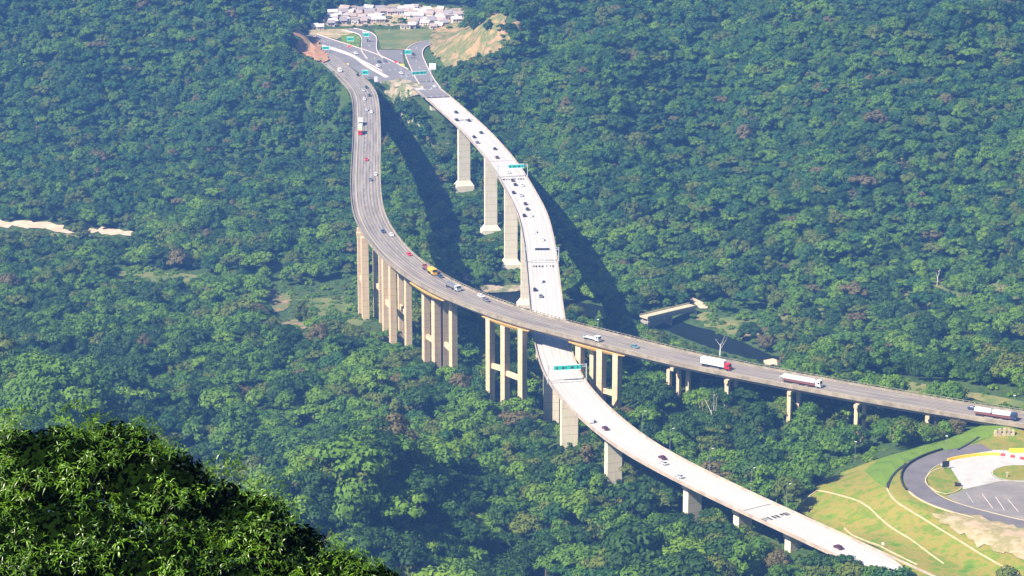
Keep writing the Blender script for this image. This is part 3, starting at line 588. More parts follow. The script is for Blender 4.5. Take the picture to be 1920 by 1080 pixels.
def cab(t,x0,c,hz_=3.0,ln=2.2):
    cb=MB().prism([(x0,.8),(x0+ln,.8),(x0+ln+.05,1.8),(x0+ln-.25,hz_-.1),(x0+ln-.6,hz_),(x0,hz_)],-1.22,1.22).ob('cab',c,t)
    MB().prism([(x0+ln+.03,1.8),(x0+ln+.09,1.82),(x0+ln-.15,hz_-.25),(x0+ln-.22,hz_-.27)],-1.1,1.1).box(x0+.9,x0+ln-.3,-1.25,-1.21,1.8,2.6).box(x0+.9,x0+ln-.3,1.21,1.25,1.8,2.6).ob('windscreen',M['glass'],cb)
    MB().box(x0+ln,x0+ln+.2,-1.2,1.2,.45,.95).ob('bumper',c,cb)
def truck(t,kind):
    if kind=='box_red':
        cab(t,4.4,PC['red'],3.1); MB().box(-8,4.0,-1.28,1.28,1.3,4.1).ob('cargo_box',PC['white'],t); MB().box(-8,6,-.5,.5,.8,1.28).ob('chassis',M['chassis'],t); wheels(t,(-7,-5.8,-4.6,1.8,5.6),.5,1.05,.4)
    elif kind in('tanker','tanker_dark'):
        c=PC['white'] if kind=='tanker' else PC['blue']
        L_=((-9.6,-2.2),(-1.7,6.4)) if kind=='tanker_dark' else ((-9.5,6.2),)
        for a_,b_ in L_:
            m=MB(); r_=1.25; k_=14; n0=len(m.v)
            for x,sc in ((a_,.7),(a_+.35,1),(b_-.35,1),(b_,.7)):
                for i in range(k_): th=2*math.pi*i/k_; m.v.append((x,1.27*sc*math.cos(th),2.45+1.15*sc*math.sin(th)))
            for j in range(3): m.f+=[(j*k_+i,j*k_+(i+1)%k_,(j+1)*k_+(i+1)%k_,(j+1)*k_+i) for i in range(k_)]
            m.f+=[tuple(range(k_))[::-1],tuple(3*k_+i for i in range(k_))]
            tk=m.ob('tank',PC['white'],t,True)
            MB().box(a_+1,b_-1,-.25,.25,3.55,3.7).ob('catwalk',M['steel'],tk)
        MB().box(-9.4,8.0,-1.1,1.1,.85,1.25).ob('chassis',M['chassis'],t); cab(t,6.8,c,3.3); wheels(t,(-8.4,-7.1,-5.8,-.8,.5,3.4,4.7,8.0),.5,1.05,.4)
        if kind=='tanker': MB().box(-11,-9.8,-1.0,1.0,2.2,2.35).box(-11,-10.8,-1,-.9,1.2,2.35).box(-11,-10.8,.9,1,1.2,2.35).ob('rear_ladder',M['steel'],t)
    elif kind=='yellow':
        cab(t,3.0,PC['yellow'],3.3,2.6); MB().box(-1.6,2.9,-1.25,1.25,1.3,2.9).ob('tipper_body',PC['yellow'],t); MB().box(-9,-1.8,-1.2,1.2,1.1,1.5).box(-9,-8.6,-1.2,1.2,1.5,2.4).ob('low_trailer',M['chassis'],t); wheels(t,(-8,-6.8,-.8,.5,4.4),.5,1.05,.4)
    elif kind=='grey':
        cab(t,3.4,PC['silver'],3.0,2.2); MB().box(-6,2.9,-1.2,1.2,1.1,2.5).ob('cargo_bed',PC['grey'],t); MB().box(-6,4,-.5,.5,.7,1.08).ob('chassis',M['dark'],t); wheels(t,(-5,-3.8,.5,4.4),.5,1.05,.4)
    elif kind=='flat':
        cab(t,2.4,PC['white'],2.8,2.2); MB().box(-4.5,2.2,-1.15,1.15,1.0,1.35).box(-4.5,-4.3,-1.15,1.15,1.35,1.9).ob('flatbed',PC['silver'],t); wheels(t,(-3.4,3.4),.5,1.0,.4)
    elif kind=='boxw':
        cab(t,2.9,PC['white'],2.8,2.0); MB().box(-4.6,2.6,-1.2,1.2,1.1,3.5).ob('cargo_box',PC['white'],t); wheels(t,(-3.2,3.6),.5,1.0,.4)
    elif kind=='boxo':
        cab(t,3.4,PC['red'],2.7,2.0); MB().box(-6.0,3.1,-1.25,1.25,1.1,3.8).ob('cargo_box',PC['cream'],t); wheels(t,(-4.6,-3.4,.4,4.2),.5,1.0,.4)
CARS=[ # road, px, py, colour, kind, where
('W',815,171,'white','car','just in front of the farthest green gantry'),
('W',855,214,'black','car','farthest of three near the first white pier'),('W',856,227,'black','car','on the left of three near the first white pier'),('W',879,228,'black','car','on the right of three near the first white pier'),
('W',902,249,'black','car','rightmost of three beside the shorter tall pier'),('W',889,257,'black','car','middle of three beside the shorter tall pier'),('W',895,267,'grey','car','nearest of three beside the shorter tall pier'),
('W',928,279,'black','car','first of two cars behind the second green gantry'),('W',932,295,'maroon','car','just behind the second green gantry'),('W',953,323,'white','car','under the second green gantry'),
('W',961,338,'maroon','car','just in front of the second green gantry'),('W',966,346,'black','car','behind the maroon one past the second green gantry'),('W',979,347,'white','car','alone in the right lane past the second green gantry'),
('W',963,361,'black','car','hugging the left parapet past the second green gantry'),('W',977,366,'silver','car','beside the black one at the left parapet'),('W',985,382,'maroon','car','farther of two in line on the bend'),('W',989,392,'black','car','nearer of two in line on the bend'),
('W',983,404,'black','car','next to a white car at the left parapet'),('W',995,404,'white','car','side by side with a black car on the bend'),('W',1003,434,'white','car','farther of two before the message board'),('W',1017,449,'white','car','nearer of two before the message board'),
('W',1013,527,'white','van','between the message board and the crossing'),('W',1003,543,'black','car','in the left lane just behind the crossing'),('W',1014,555,'grey','car','last before the crossing'),
('W',1106,789,'white','van','beside the dark car below the crossing'),('W',1135,803,'maroon','car','alone on the pale deck right of the white van'),('W',1242,858,'maroon','car','farther of the lower pair side by side'),('W',1244,868,'silver','car','nearer of the lower pair side by side'),('W',1274,893,'silver','car','alone on the lower part of the pale deck'),('W',1572,1026,'maroon','car','half hidden by treetops at the bottom right'),
('G',637,133,'white','van','leaving the red cutting at the far end'),('G',672,141,'black','car','beside the small teal sign at the far end'),('G',687,164,'black','car','first of three dark cars on the far bend'),('G',681,170,'silver','car','in the left lane on the far bend'),('G',693,179,'black','car','near the right parapet on the far bend'),('G',683,186,'white','car','behind the dark cars on the far bend'),('G',687,206,'silver','car','left of two small pale cars on the far straight'),('G',696,210,'white','car','right of two small pale cars on the far straight'),
('G',687,299,'red','car','alone on the far straight'),('G',704,327,'white','car','near the right parapet of the straight'),('G',694,337,'grey','car','behind the white car on the straight'),
('G',718,434,'blue','car','beside a white one above the tan columns'),('G',734,440,'white','car','beside a blue one above the tan columns'),('G',767,477,'red','car','on the bend above the tan columns'),('G',829,518,'blue','car','just ahead of the yellow lorry'),
('G',913,553,'white','car','beside a darker one over the river'),('G',912,563,'grey','car','below the white one over the river'),('G',1190,650,'teal','car','right of the white flatbed lorry'),('G',1824,766,'blue','car','just behind the double tanker at the right edge'),
('I',667,100,'white','car','on the left arm of the interchange'),('I',711,116,'black','car','left of two dark cars on the interchange'),('I',722,114,'grey','car','right of two dark cars on the interchange'),('I',708,124,'white','pickup','by the median strip of the interchange'),('I',752,137,'white','car','on the interchange just before the pale viaduct'),('J',683,61,'white','car','at the top of the small ramp below the village'),('J',690,76,'blue','car','under the sign on the small ramp'),('K',775,102,'black','car','on the right-hand ramp beside the teal sign')]
TRUCKS=[('G',676,232,'boxw','white box lorry ahead of a cream one on the far grey viaduct'),('G',675,249,'boxo','cream box lorry with red cab on the far straight of the grey viaduct'),('G',808,510,'yellow','yellow lorry pulling a low brown trailer on the grey viaduct'),
('G',850,540,'grey','grey lorry with silver cab behind the yellow one on the grey viaduct'),('G',1110,636,'flat','white flatbed lorry on the grey viaduct above the crossing'),('G',1345,688,'box_red','white box lorry with bright red cab on the grey viaduct'),('G',1505,719,'tanker','long white tanker lorry with white cab on the grey viaduct'),('G',1868,781,'tanker_dark','white double tanker lorry with dark cab at the right edge')]
PT={'W':(WPH,ZW,'pale'),'G':(GPH,76,'grey'),'I':(R_main,IZ,''),'J':(R_mid,IZ,''),'K':(R_right,IZ,'')}
def place(rd,px,py,dirn):
    p_,z_,_=PT[rd]; z_=zg(py) if rd=='G' else z_; q=pt(px,py,z_+.6); s_,o_,i_=p_.near(q[0],q[1]); lim=7 if rd in 'WG' else 8; o_=max(-lim+.8,min(lim-.8,o_)); q,a_=p_.at(s_,o_,.1); return q,a_+(0 if dirn>0 else math.pi)
gnames={'W':'vehicles on the pale viaduct','G':'vehicles on the grey viaduct','I':'cars on the interchange','J':'cars on the interchange','K':'cars on the interchange'}
for rd,px,py,c,kd,wh in CARS:
    q,a_=place(rd,px,py,1 if rd=='G' else -1)
    nm={'car':'car','van':'van','pickup':'pickup_truck'}[kd]
    surf={'W':'on the pale viaduct','G':'on the grey viaduct'}.get(rd,'')
    cn={'blue':'dark blue'}.get(c,c)
    t=thing(nm,q,(cn+' '+{'car':'car','van':'van','pickup':'pickup'}[kd]+' '+(surf+', ' if surf else '')+wh),kd if kd!='pickup' else 'pickup truck',gnames[rd],a_); car(t,c,kd)
for rd,px,py,kd,lb in TRUCKS:
    q,a_=place(rd,px,py,1); t=thing('tanker_truck' if 'tanker' in kd else 'truck',q,lb,'truck',gnames['G'],a_); truck(t,kd)
# ---------------------------------------------------------------- old river bridge
pa=pt(1207,594,9.5); pb=pt(1300,572,9.5); ang=math.atan2(pb[1]-pa[1],pb[0]-pa[0]); L_=math.hypot(*(pb-pa)[:2])
t=thing('river_bridge',(pa[0],pa[1],0),'small old concrete road bridge over the dark river','bridge',rz=ang)
MB().box(0,L_,-3.4,3.4,8.6,9.5).ob('deck',M['kerb'],t); MB().box(0,L_,-3.4,-3.1,9.52,10.3).ob('parapet',M['kerb'],t); MB().box(0,L_,3.1,3.4,9.52,10.3).ob('parapet',M['kerb'],t)
MB().box(1,L_-1,-2.6,-1.8,6.9,8.58).box(1,L_-1,1.8,2.6,6.9,8.58).ob('girder',M['girder'],t)
for x in (1.2,L_-1.2): MB().box(x-1,x+1,-3.2,3.2,-2,6.88).ob('abutment',M['girder'],t)
MB().box(L_*.5-.5,L_*.5+.5,-2.6,2.6,-2,6.88).ob('pier',M['girder'],t)
NOTREE.append(np.array([pt(1195,600,8)[:2],pt(1305,578,8)[:2],pt(1305,562,8)[:2],pt(1200,580,8)[:2]]))
# ---------------------------------------------------------------- signs, poles, barriers of the interchange and toll yard
def ground_sign(px,py,w_,h_,m,label,zb=IZ,post=2.0,cat='road sign'):
    p=pt(px,py,zb); t=thing('road_sign',p,label,cat,None,0)
    for s_ in (-.35,.35): MB().cyl((s_*w_,0,-.3),(s_*w_,0,post+.2),.09,.09,6).ob('post',M['steel'],t)
    pn=MB().box(-w_/2,w_/2,-.2,-.1,post,post+h_).ob('sign_panel',m,t)
    if m is M['teal']: MB().box(-w_/2,w_/2,-.24,-.21,post+h_-.35,post+h_).box(-w_/2,w_/2,-.24,-.21,post,post+.2).ob('sign_border',M['whitepaint'],pn); MB().box(-w_*.3,w_*.05,-.24,-.21,post+h_*.35,post+h_*.6).box(w_*.15,w_*.3,-.24,-.21,post+h_*.35,post+h_*.6).ob('sign_marks',M['joint'],pn)
    return t
ground_sign(657,82,5,3.2,M['teal'],'teal road sign on the small lawn left of the middle ramp')
ground_sign(687,79,4.4,3.2,M['teal'],'teal road sign over the middle ramp of the interchange',post=4.0)
ground_sign(765,110,4.6,3.4,M['teal'],'teal road sign on the right-hand ramp of the interchange',post=3.2)
ground_sign(685,147,4.6,3.4,M['teal'],'teal road sign beside the far end of the grey viaduct',post=2.6)
ground_sign(611,98,5.4,2.6,M['teal'],'low teal road sign at the foot of the red cutting')
ground_sign(811,136,4.6,4.4,M['whitepaint'],'blank white square sign board right of the far gantry',post=2.2)
ground_sign(705,156,2.0,3.4,M['whitepaint'],'small white upright sign at the tip of the asphalt gore',post=1.2)
ground_sign(627,155,2.6,1.2,M['whitepaint'],'small white sign at the edge of trees left of the grey viaduct end',zb=66)
def pole(x,y,z,h,label,group=None,arm=0,rz=0,m='pole'):
    t=thing('street_lamp',(x,y,z),label,'lamp post',group,rz)
    MB().cyl((0,0,-.5),(0,0,h),.12,.07).ob('pole',M[m],t)
    if arm: MB().cyl((0,0,h-.1),(arm,0,h+.25),.07,.06,6).ob('arm',M[m],t)
    MB().box(arm-.5,arm+.4,-.18,.18,h+.1,h+.32).ob('lamp_head',M['lamp'],t); return t
for a_,b_,h_,l_ in ((608,60,9,'tall lamp post beside the dirt yard left of the village'),(730,92,14,'tall mast on the lawn right of the middle ramp'),(753,121,8,'lamp post at the nose of the gore before the right-hand ramp'),(672,88,7,'lamp post on the small lawn beside the teal sign')):
    p=pt(a_,b_,IZ); pole(p[0],p[1],IZ-.2,h_,l_)
ords=['first','second','third','fourth','fifth']
for i,(a_,b_) in enumerate(((1202,815),(1257,848),(1325,888),(1405,925),(1475,955))):
    s_=sw(a_,b_); 
    s_,o_,_i=WPH.near(*pt(a_,b_,ZW)[:2]); side=1 if o_>0 else -1
    q,_a=WPH.at(s_,side*(WH+.35)); pole(q[0],q[1],ZW-.3,10.5,ords[i]+' of five tall lamp posts from left along the pale viaduct','lamp posts along the pale viaduct',1.6,_a-side*math.pi/2)
for a_,b_,h_,l_ in ((1603,866,9,'lamp post standing in the yellow bushes at the edge of the forest'),(1774,852,8,'lamp post beside the yellow barrier of the concrete apron'),(1900,792,12,'lamp post at the right edge in front of the double tanker'),(1121,622,6,'single lamp post on the far parapet of the grey viaduct')):
    zz={1121:76}.get(a_); p=pt(a_,b_,zz) if zz else gnd(a_,b_); pole(p[0],p[1],p[2]-.2,h_,l_)
# barriers
def barrier(path,s0,s1,m,label,h=1.0,wd=.6,group='plastic barriers on the concrete apron'):
    a_,_=path.at((s0+s1)/2)
    t=thing('road_barrier',a_,label,'barrier',group)
    o=path.sweep('barrier_body',[(-wd/2,.06),(-wd/4,h),(wd/4,h),(wd/2,.06)],m,None,s0,s1); 
    for v in o.data.vertices: v.co-=Vector(a_)
    o.parent=t; return t
bp=Path(smooth_path([pt(a,b,TZ) for a,b in tp([(1060,268),(1130,248),(1250,226),(1400,207),(1540,197),(1640,200),(1780,222),(1920,252),(2000,275)])],2,3,1))
n_=9
sB=bp.near(*pt(*tp([(1650,203)])[0],TZ)[:2])[0]
for k_ in range(n_): barrier(bp,k_*sB/n_+.1,(k_+1)*sB/n_-.1,M['yelpaint'],['first','second','third','fourth','fifth','sixth','seventh','eighth','ninth'][k_]+' yellow barrier segment from the left on the concrete apron',1.1,.9)
k_=0; s_=sB+.4
while s_<bp.L-2 and k_<9:
    barrier(bp,s_,s_+1.7,M['redpaint'] if k_%2==0 else M['whitepaint'],('red' if k_%2==0 else 'white')+' barrier block, %s after the yellow row'%['first','second','third','fourth','fifth','sixth','seventh','eighth','ninth'][k_],1.0,.8,'red and white barrier blocks'); s_+=2.1; k_+=1
p=pt(1915,848,TZ); t=thing('road_barrier',p,'bright yellow long block at the right edge behind the apron','barrier'); MB().box(-5,3.5,-.8,.8,0,1.4).box(-5,3.5,-.6,.6,1.41,1.6).ob('barrier_body',M['yelpaint'],t)
p=pt(1773,880,TZ); t=thing('notice_board',p,'dark grey notice board on posts at the tip of the grass island','notice board',rz=.4); MB().box(-1.6,1.6,-.12,.12,1.0,3.6).ob('board',M['dark'],t); MB().box(-1.3,-1.1,-.1,.1,-.1,.99).box(1.1,1.3,-.1,.1,-.1,.99).ob('posts',M['steel'],t)
p=pt(1796,912,TZ); t=thing('bollard_stack',p,'dark stacked blocks at the lower corner of the grass island','blocks'); MB().box(-1.2,-.2,-.6,.6,0,1.7).ob('block',M['dark'],t); MB().box(.1,1.2,-.5,.6,0,1.3).ob('block',M['dark'],t)
p=pt(1888,895,TZ); t=thing('marker_post',p,'cream marker post standing on the round grass island','post'); MB().box(-.25,.25,-.2,.2,0,1.8).ob('post_body',M['kerb'],t); MB().box(-.6,.6,-.25,.25,1.81,2.2).ob('post_cap',M['kerb'],t)
p=gnd(1884,817); t=thing('ruined_wall',p,'broken pale masonry pillars in a row below the grey viaduct end','wall')
for i,(x,h_) in enumerate(((-4,2.4),(-2.2,3.2),(-.2,3.4),(1.6,3.0),(3.4,2.6))): MB().box(x-.6,x+.6,-.7,.7,-.5,h_,.85,.8).ob('pillar',M['white_par'] if i%2 else M['kerb'],t)
MB().box(-4.6,4,-.5,.5,-.5,1.2).ob('wall_base',M['kerb'],t)
p=gnd(1655,1030); t=thing('road_sign',p,'small round white sign on the grass beside the pale road','road sign'); MB().cyl((0,0,-.3),(0,0,1.9),.06,.06,6).ob('post',M['steel'],t); MB().cyl((0,-.06,2.3),(0,.02,2.3),.55,.55,14).ob('sign_panel',M['whitepaint'],t)
for a_,b_,m_,l_ in ((754,123,'yelpaint','yellow crash cushion at the nose before the right-hand ramp'),(743,118,'redpaint','orange-red barrier drum left of the yellow crash cushion'),(655,88,'redpaint','orange barrier at the foot of the small lawn'),(650,122,'yelpaint','pale yellow barrier at the start of the grey viaduct')):
    p=pt(a_,b_,IZ); t=thing('crash_cushion',p,l_,'barrier'); MB().box(-1.6,1.6,-.7,.7,0,1.2,.9,.7).ob('cushion_body',M[m_],t); MB().box(-1.65,-1.1,-.72,.72,.4,.7).box(1.1,1.65,-.72,.72,.4,.7).ob('cushion_stripe',M['whitepaint'],t)
# ---------------------------------------------------------------- village
HOUSES=[]
def house(px,py,wd,dp,h,wm,rm,rz,label,flat=False):
    p=gnd(px,py); t=thing('house',p,label,'house','houses of the far village',rz)
    MB().box(-wd/2,wd/2,-dp/2,dp/2,-1,h).ob('walls',M[wm],t)
    rh=.4 if flat else 1.5
    r=MB()
    if flat: r.box(-wd/2-.3,wd/2+.3,-dp/2-.3,dp/2+.3,h+.01,h+.35)
    else:
        r.prism([(-dp/2-.5,h+.01),(dp/2+.5,h+.01),(0,h+rh+.5)],-wd/2-.4,wd/2+.4); r.v=[(v[1],v[0],v[2]) for v in r.v]
    r.ob('roof',M[rm],t)
    for x in (-wd*.3,wd*.25): MB().box(x-.5,x+.5,-dp/2-.06,-dp/2-.01,1.1,2.1).ob('window',M['glass'],t)
    MB().box(-.45,.45,-dp/2-.06,-dp/2-.01,0,2.0).ob('door',M['chassis'],t)
    HOUSES.append((p[0],p[1]))
wn={'wall_a':'white','wall_b':'bare brick','wall_c':'cream'}; rn={'roof_a':'clay-red','roof_b':'grey','roof_c':'pale','roof_d':'dark'}
hl=[]; rowc={}
for r_,yy in enumerate((19,22.5,26,29.5,33,37,41,45,49,53)):
    x=622+random.random()*8 if r_<8 else 640
    if r_==0: x=660
    xe={0:790,1:850,2:862,3:866,4:868,5:866,6:858,7:850,8:846,9:828}[r_]
    while x<xe:
        dark=(722<x<754 and yy>26) or rng.random()<.1
        if not dark and random.random()<.9 and not(r_>=8 and x<755 ): hl.append((x,yy+random.uniform(-1.2,1.2)))
        x+=random.uniform(10,20)
for i,(x,y) in enumerate(hl):
    wm=random.choice(['wall_a','wall_a','wall_b','wall_c']); rm=random.choice(['roof_a','roof_a','roof_b','roof_c','roof_d','roof_d','roof_b'])
    row=['back','second','third','fourth','fifth','sixth','seventh','eighth','ninth','front'][min(range(10),key=lambda k:abs((19,22.5,26,29.5,33,37,41,45,49,53)[k]-y))]
    ri=min(range(10),key=lambda k:abs((19,22.5,26,29.5,33,37,41,45,49,53)[k]-y)); rowc[ri]=rowc.get(ri,0)+1; o_=rowc[ri]
    fl=random.random()<.3
    house(x,y,random.uniform(4.2,7.5),random.uniform(4.2,6.5),random.choice([2.3,2.5,2.8,3.4]),wm,rm,random.uniform(-.5,.5),'%s house with %s %s roof, in the %s village row, %s from left'%(wn[wm],rn[rm],'flat' if fl else 'gabled',row,['first','second','third','fourth','fifth','sixth','seventh','eighth','ninth','tenth','eleventh','twelfth','thirteenth','fourteenth','fifteenth','sixteenth','seventeenth','eighteenth','nineteenth','twentieth'][min(o_-1,19)]),fl)
for (x,y,l_) in ((590,55,'white shed standing alone left of the village by the dirt yard'),(600,56,'small white hut beside the tall lamp post left of the village'),(621,49,'dark-roofed hut at the left end of the village')): house(x,y,5,4,2.8,'wall_a','roof_c' if x<610 else 'roof_d',.2,l_)
vill=np.array([gnd(a,b)[:2] for a,b in ((615,10),(868,8),(872,44),(845,58),(760,58),(640,52),(600,46))]); 
patch('village_ground',[(612,22),(650,12),(780,9),(868,16),(872,40),(846,54),(760,50),(700,48),(640,50),(600,46)],M['dirt'],.3,notree=False)
# ---------------------------------------------------------------- tree models
def leaf_cloud(centers,radii,n_per,size,sq,rg,core=True):
    V=[];Fq=[]
    for (c,r) in zip(centers,radii):
        k=int(n_per*(r/2.2)**2)
        d=rg.normal(size=(k,3)); d/=np.linalg.norm(d,axis=1)[:,None]; d[:,2]=np.where(d[:,2]<-.35,-d[:,2],d[:,2])
        rr=r*rg.uniform(.82,1.12,k)
        ctr=c+d*rr[:,None]*np.array([1,1,sq]); nrm=d+rg.normal(0,.26,(k,3)); nrm/=np.linalg.norm(nrm,axis=1)[:,None]
        t1=np.cross(nrm,rg.normal(size=(k,3))); t1/=np.linalg.norm(t1,axis=1)[:,None]; t2=np.cross(nrm,t1); s1=size*rg.uniform(.5,1.2,k)[:,None]; s2=size*rg.uniform(.4,.9,k)[:,None]
        b=len(V); quad=np.stack([ctr-t1*s1,ctr-t2*s2*.9,ctr+t1*s1,ctr+t2*s2],1).reshape(-1,3); V+=list(quad); Fq+=[(b+4*i,b+4*i+1,b+4*i+2,b+4*i+3) for i in range(k)]
        if core:   # inner twigs and leaves: a dark, broken solid inside each clump
            b=len(V); m_=6; ring=[]
            for j in range(1,m_//2+1):
                for i in range(m_):
                    th=2*math.pi*i/m_+j; ph=math.pi*j/(m_//2+1); q=np.array([math.sin(ph)*math.cos(th),math.sin(ph)*math.sin(th),math.cos(ph)*sq])*r*.78*rg.uniform(.85,1.05); V.append(c+q)
            V.append(c+np.array([0,0,r*.78*sq])); V.append(c-np.array([0,0,r*.7*sq])); top=len(V)-2; bot=len(V)-1
            for i in range(m_): Fq.append((top,b+i,b+(i+1)%m_)); Fq.append((bot,b+(m_//2-1)*m_+(i+1)%m_,b+(m_//2-1)*m_+i))
            for j in range(m_//2-1):
                for i in range(m_): Fq.append((b+j*m_+i,b+(j+1)*m_+i,b+(j+1)*m_+(i+1)%m_,b+j*m_+(i+1)%m_))
    return V,Fq
SH=['rounded','broad flat-topped','tall narrow','lumpy many-domed','low bushy','loose open']
def crown(shape,seed,h=9.0,r=5.0):
    rg=np.random.default_rng(seed); C=[];Rr=[]
    if shape==0: spec=(11,(0,.0),1.0,.85,2.3)
    n={0:12,1:15,2:9,3:13,4:9,5:9}[shape]
    for i in range(n):
        a=2.4*i+rg.uniform(-.4,.4); f=math.sqrt((i+.5)/n)
        rad={0:3.2,1:4.6,2:2.0,3:4.0,4:3.4,5:3.9}[shape]*f
        if shape==1: z=7.4-1.3*f*f+rg.uniform(-.5,.4); rr=rg.uniform(1.3,1.9)
        elif shape==2: z=9.5-6.0*(i/n)+rg.uniform(-.5,.5); rad=2.0*math.sqrt((i+1)/n)*rg.uniform(.6,1.1); rr=rg.uniform(1.2,1.9)
        elif shape==3: z=6.9-2.6*f*f+rg.uniform(-1.3,1.3); rr=rg.uniform(1.5,2.4)
        elif shape==4: z=2.2-1.2*f*f+rg.uniform(-.4,.5); rr=rg.uniform(1.1,1.7)
        elif shape==5: z=6.8-2.0*f+rg.uniform(-1.4,1.0); rr=rg.uniform(1.0,1.6)
        else: z=7.0-3.6*f*f+rg.uniform(-.5,.5); rr=rg.uniform(1.5,2.2)
        C.append(np.array([rad*math.cos(a),rad*math.sin(a),z])); Rr.append(rr)
    return leaf_cloud(C,Rr,{5:48}.get(shape,78),.46,{1:.55,4:.8}.get(shape,.8),rg,core=(shape!=5))
def trunkmesh(shape,seed):
    rg=random.Random(seed); m=MB(); h={0:5.5,1:6.0,2:6.5,3:5.5,4:1.2,5:5.5}[shape]
    m.cyl((0,0,-1.5),(rg.uniform(-.3,.3),rg.uniform(-.3,.3),h*.6),.34,.22,7); tip=Vector((0,0,h*.58))
    for i in range(5):
        a=i*1.26+rg.uniform(-.3,.3); rr={1:3.4,4:1.5,2:1.2}.get(shape,2.4); m.cyl(tip,(rr*math.cos(a),rr*math.sin(a),h+rg.uniform(0,1)),.16,.06,5)
    return m
crown_me={}; trunk_me={}; src=[]
tk=0
for shp in range(6):
    for var in range(2):
        V,Fq=crown(shp,100+shp*10+var); 
        m=trunkmesh(shp,shp*10+var); me=bpy.data.meshes.new('trunk'); me.from_pydata([tuple(v) for v in m.v],[],m.f); me.materials.append(M['bark']); trunk_me[shp,var]=me
        base=bpy.data.meshes.new('crown'); base.from_pydata([tuple(map(float,v)) for v in V],[],Fq)
        for ci in range(6):
            q=base.copy(); q.materials.append(FM[ci]); crown_me[shp,var,ci]=q
# ---------------------------------------------------------------- scatter
def fbm(x,y,sc,seed): return .6*vnoise(x,y,sc,seed)+.4*vnoise(x,y,sc*.45,seed+1)
px_clear=[ # parts of the view that stay open in front of things (river, sand, piers, bridge, clearings)
 (SANDL,0),(SANDM,0),([(1225,594),(1300,606),(1400,642),(1468,676),(1462,684),(1380,664),(1300,640),(1245,614)],0),([(1205,582),(1300,566),(1302,585),(1215,600)],0),([(1290,556),(1330,574),(1310,584),(1290,568)],0),
 ([(905,540),(985,540),(985,560),(905,560)],0),([(507,556),(538,556),(540,584),(510,586)],0),([(522,605),(585,606),(565,616),(525,615)],0),
 ([(853,255),(890,255),(896,358),(853,358)],1748),([(897,300),(935,300),(942,442),(897,442)],1676),([(938,360),(975,380),(975,503),(938,503)],1602),([(975,460),(992,460),(992,572),(975,572)],1543),([(808,205),(845,215),(846,270),(808,270)],1814),
 ([(664,420),(715,450),(718,600),(664,600)],1445),([(714,470),(772,500),(774,636),(714,636)],1380),([(788,520),(858,545),(858,674),(788,676)],1325),([(908,580),(990,610),(990,700),(968,740),(908,682)],1275),
 ([(1015,700),(1062,740),(1062,788),(1015,780)],1267),([(1046,770),(1082,790),(1082,830),(1048,830)],1196),([(1129,830),(1172,850),(1172,888),(1129,862)],1138),([(1284,918),(1310,925),(1306,958),(1286,955)],1072),([(1478,1010),(1520,1020),(1500,1040),(1482,1035)],1018),
 ([(1080,640),(1165,660),(1165,755),(1140,758),(1080,700)],1225),([(1248,685),(1300,695),(1298,738),(1250,736)],1192),([(1357,708),(1390,715),(1388,748),(1357,762)],1174),([(1473,733),(1500,735),(1492,760),(1473,760)],1163),([(1600,755),(1630,762),(1630,788),(1600,790)],1145),
 ([(1495,957),(1530,915),(1600,885),(1700,860),(1920,800),(1920,1052),(1780,1056),(1700,1046),(1600,1008),(1540,982)],0),
 ([(565,66),(592,68),(606,96),(618,116),(606,120),(575,108),(558,92)],0),([(826,60),(870,54),(935,60),(930,84),(880,104),(850,116),(826,124),(812,104)],0),([(716,160),(775,158),(790,170),(745,178),(725,172)],0),
 ([(590,50),(700,52),(840,58),(828,80),(808,120),(822,150),(800,160),(735,155),(640,125),(600,80)],0)]
def in_any(px,py,L):   # a positive second entry is how far off the pier stands: only nearer trees count
    r=np.zeros(px.shape,bool)
    for q,yl in L: r|=inpoly(px,py,q)&((ty<yl) if yl else True)
    return r
T_x=[];T_y=[]
for (y0,y1,spc) in ((925,1180,9.4),(1180,1300,8.4),(1300,1700,6.9),(1700,2560,6.0)):
    yy=np.arange(y0,y1,spc*.9)
    for j,y in enumerate(yy):
        hw=y*.1846*1.06+70; xx=np.arange(-hw,hw,spc)+(j%2)*spc/2; T_x.append(xx+rng.uniform(-.36,.36,len(xx))*spc); T_y.append(np.full(len(xx),y)+rng.uniform(-.36,.36,len(xx))*spc)
tx=np.concatenate(T_x);ty=np.concatenate(T_y); tz=hz(tx,ty)
slope=np.hypot(hz(tx+2,ty)-hz(tx-2,ty),hz(tx,ty+2)-hz(tx,ty-2))/4
for k_,lim in ((1,.35),(2,.6),(3,.9),(4,1.2),(5,1.6),(6,2.1)):
    e_=slope>lim; tx=np.r_[tx,tx[:len(slope)][e_]+rng.uniform(-3.5,3.5,e_.sum())]; ty=np.r_[ty,ty[:len(slope)][e_]+rng.uniform(-3.5,3.5,e_.sum())]
tz=hz(tx,ty)
keep=np.ones(len(tx),bool)
for qi_,q in enumerate(NOTREE):
    ins_=inpoly(tx,ty,q); keep&=~(ins_&((rng.random(len(tx))<.72) if qi_ in OPEN else True))
def dist_path(path,x,y,chunk=4000):
    d=np.empty(len(x));i_=np.empty(len(x),int); q=path.q[::2,:2]
    for k in range(0,len(x),chunk):
        dd=np.hypot(x[k:k+chunk,None]-q[None,:,0],y[k:k+chunk,None]-q[None,:,1]); i_[k:k+chunk]=dd.argmin(1); d[k:k+chunk]=dd.min(1)
    return d,path.q[::2][i_,2]
sc=rng.uniform(.55,1.25,len(tx))**1.2; big=fbm(tx,ty,60,11); sc*=(.85+.6*big)*np.interp(ty,[1000,1180,1300,1900],[1.5,1.35,1.1,.84])
sx,sy,ss=prj(tx,ty,tz)
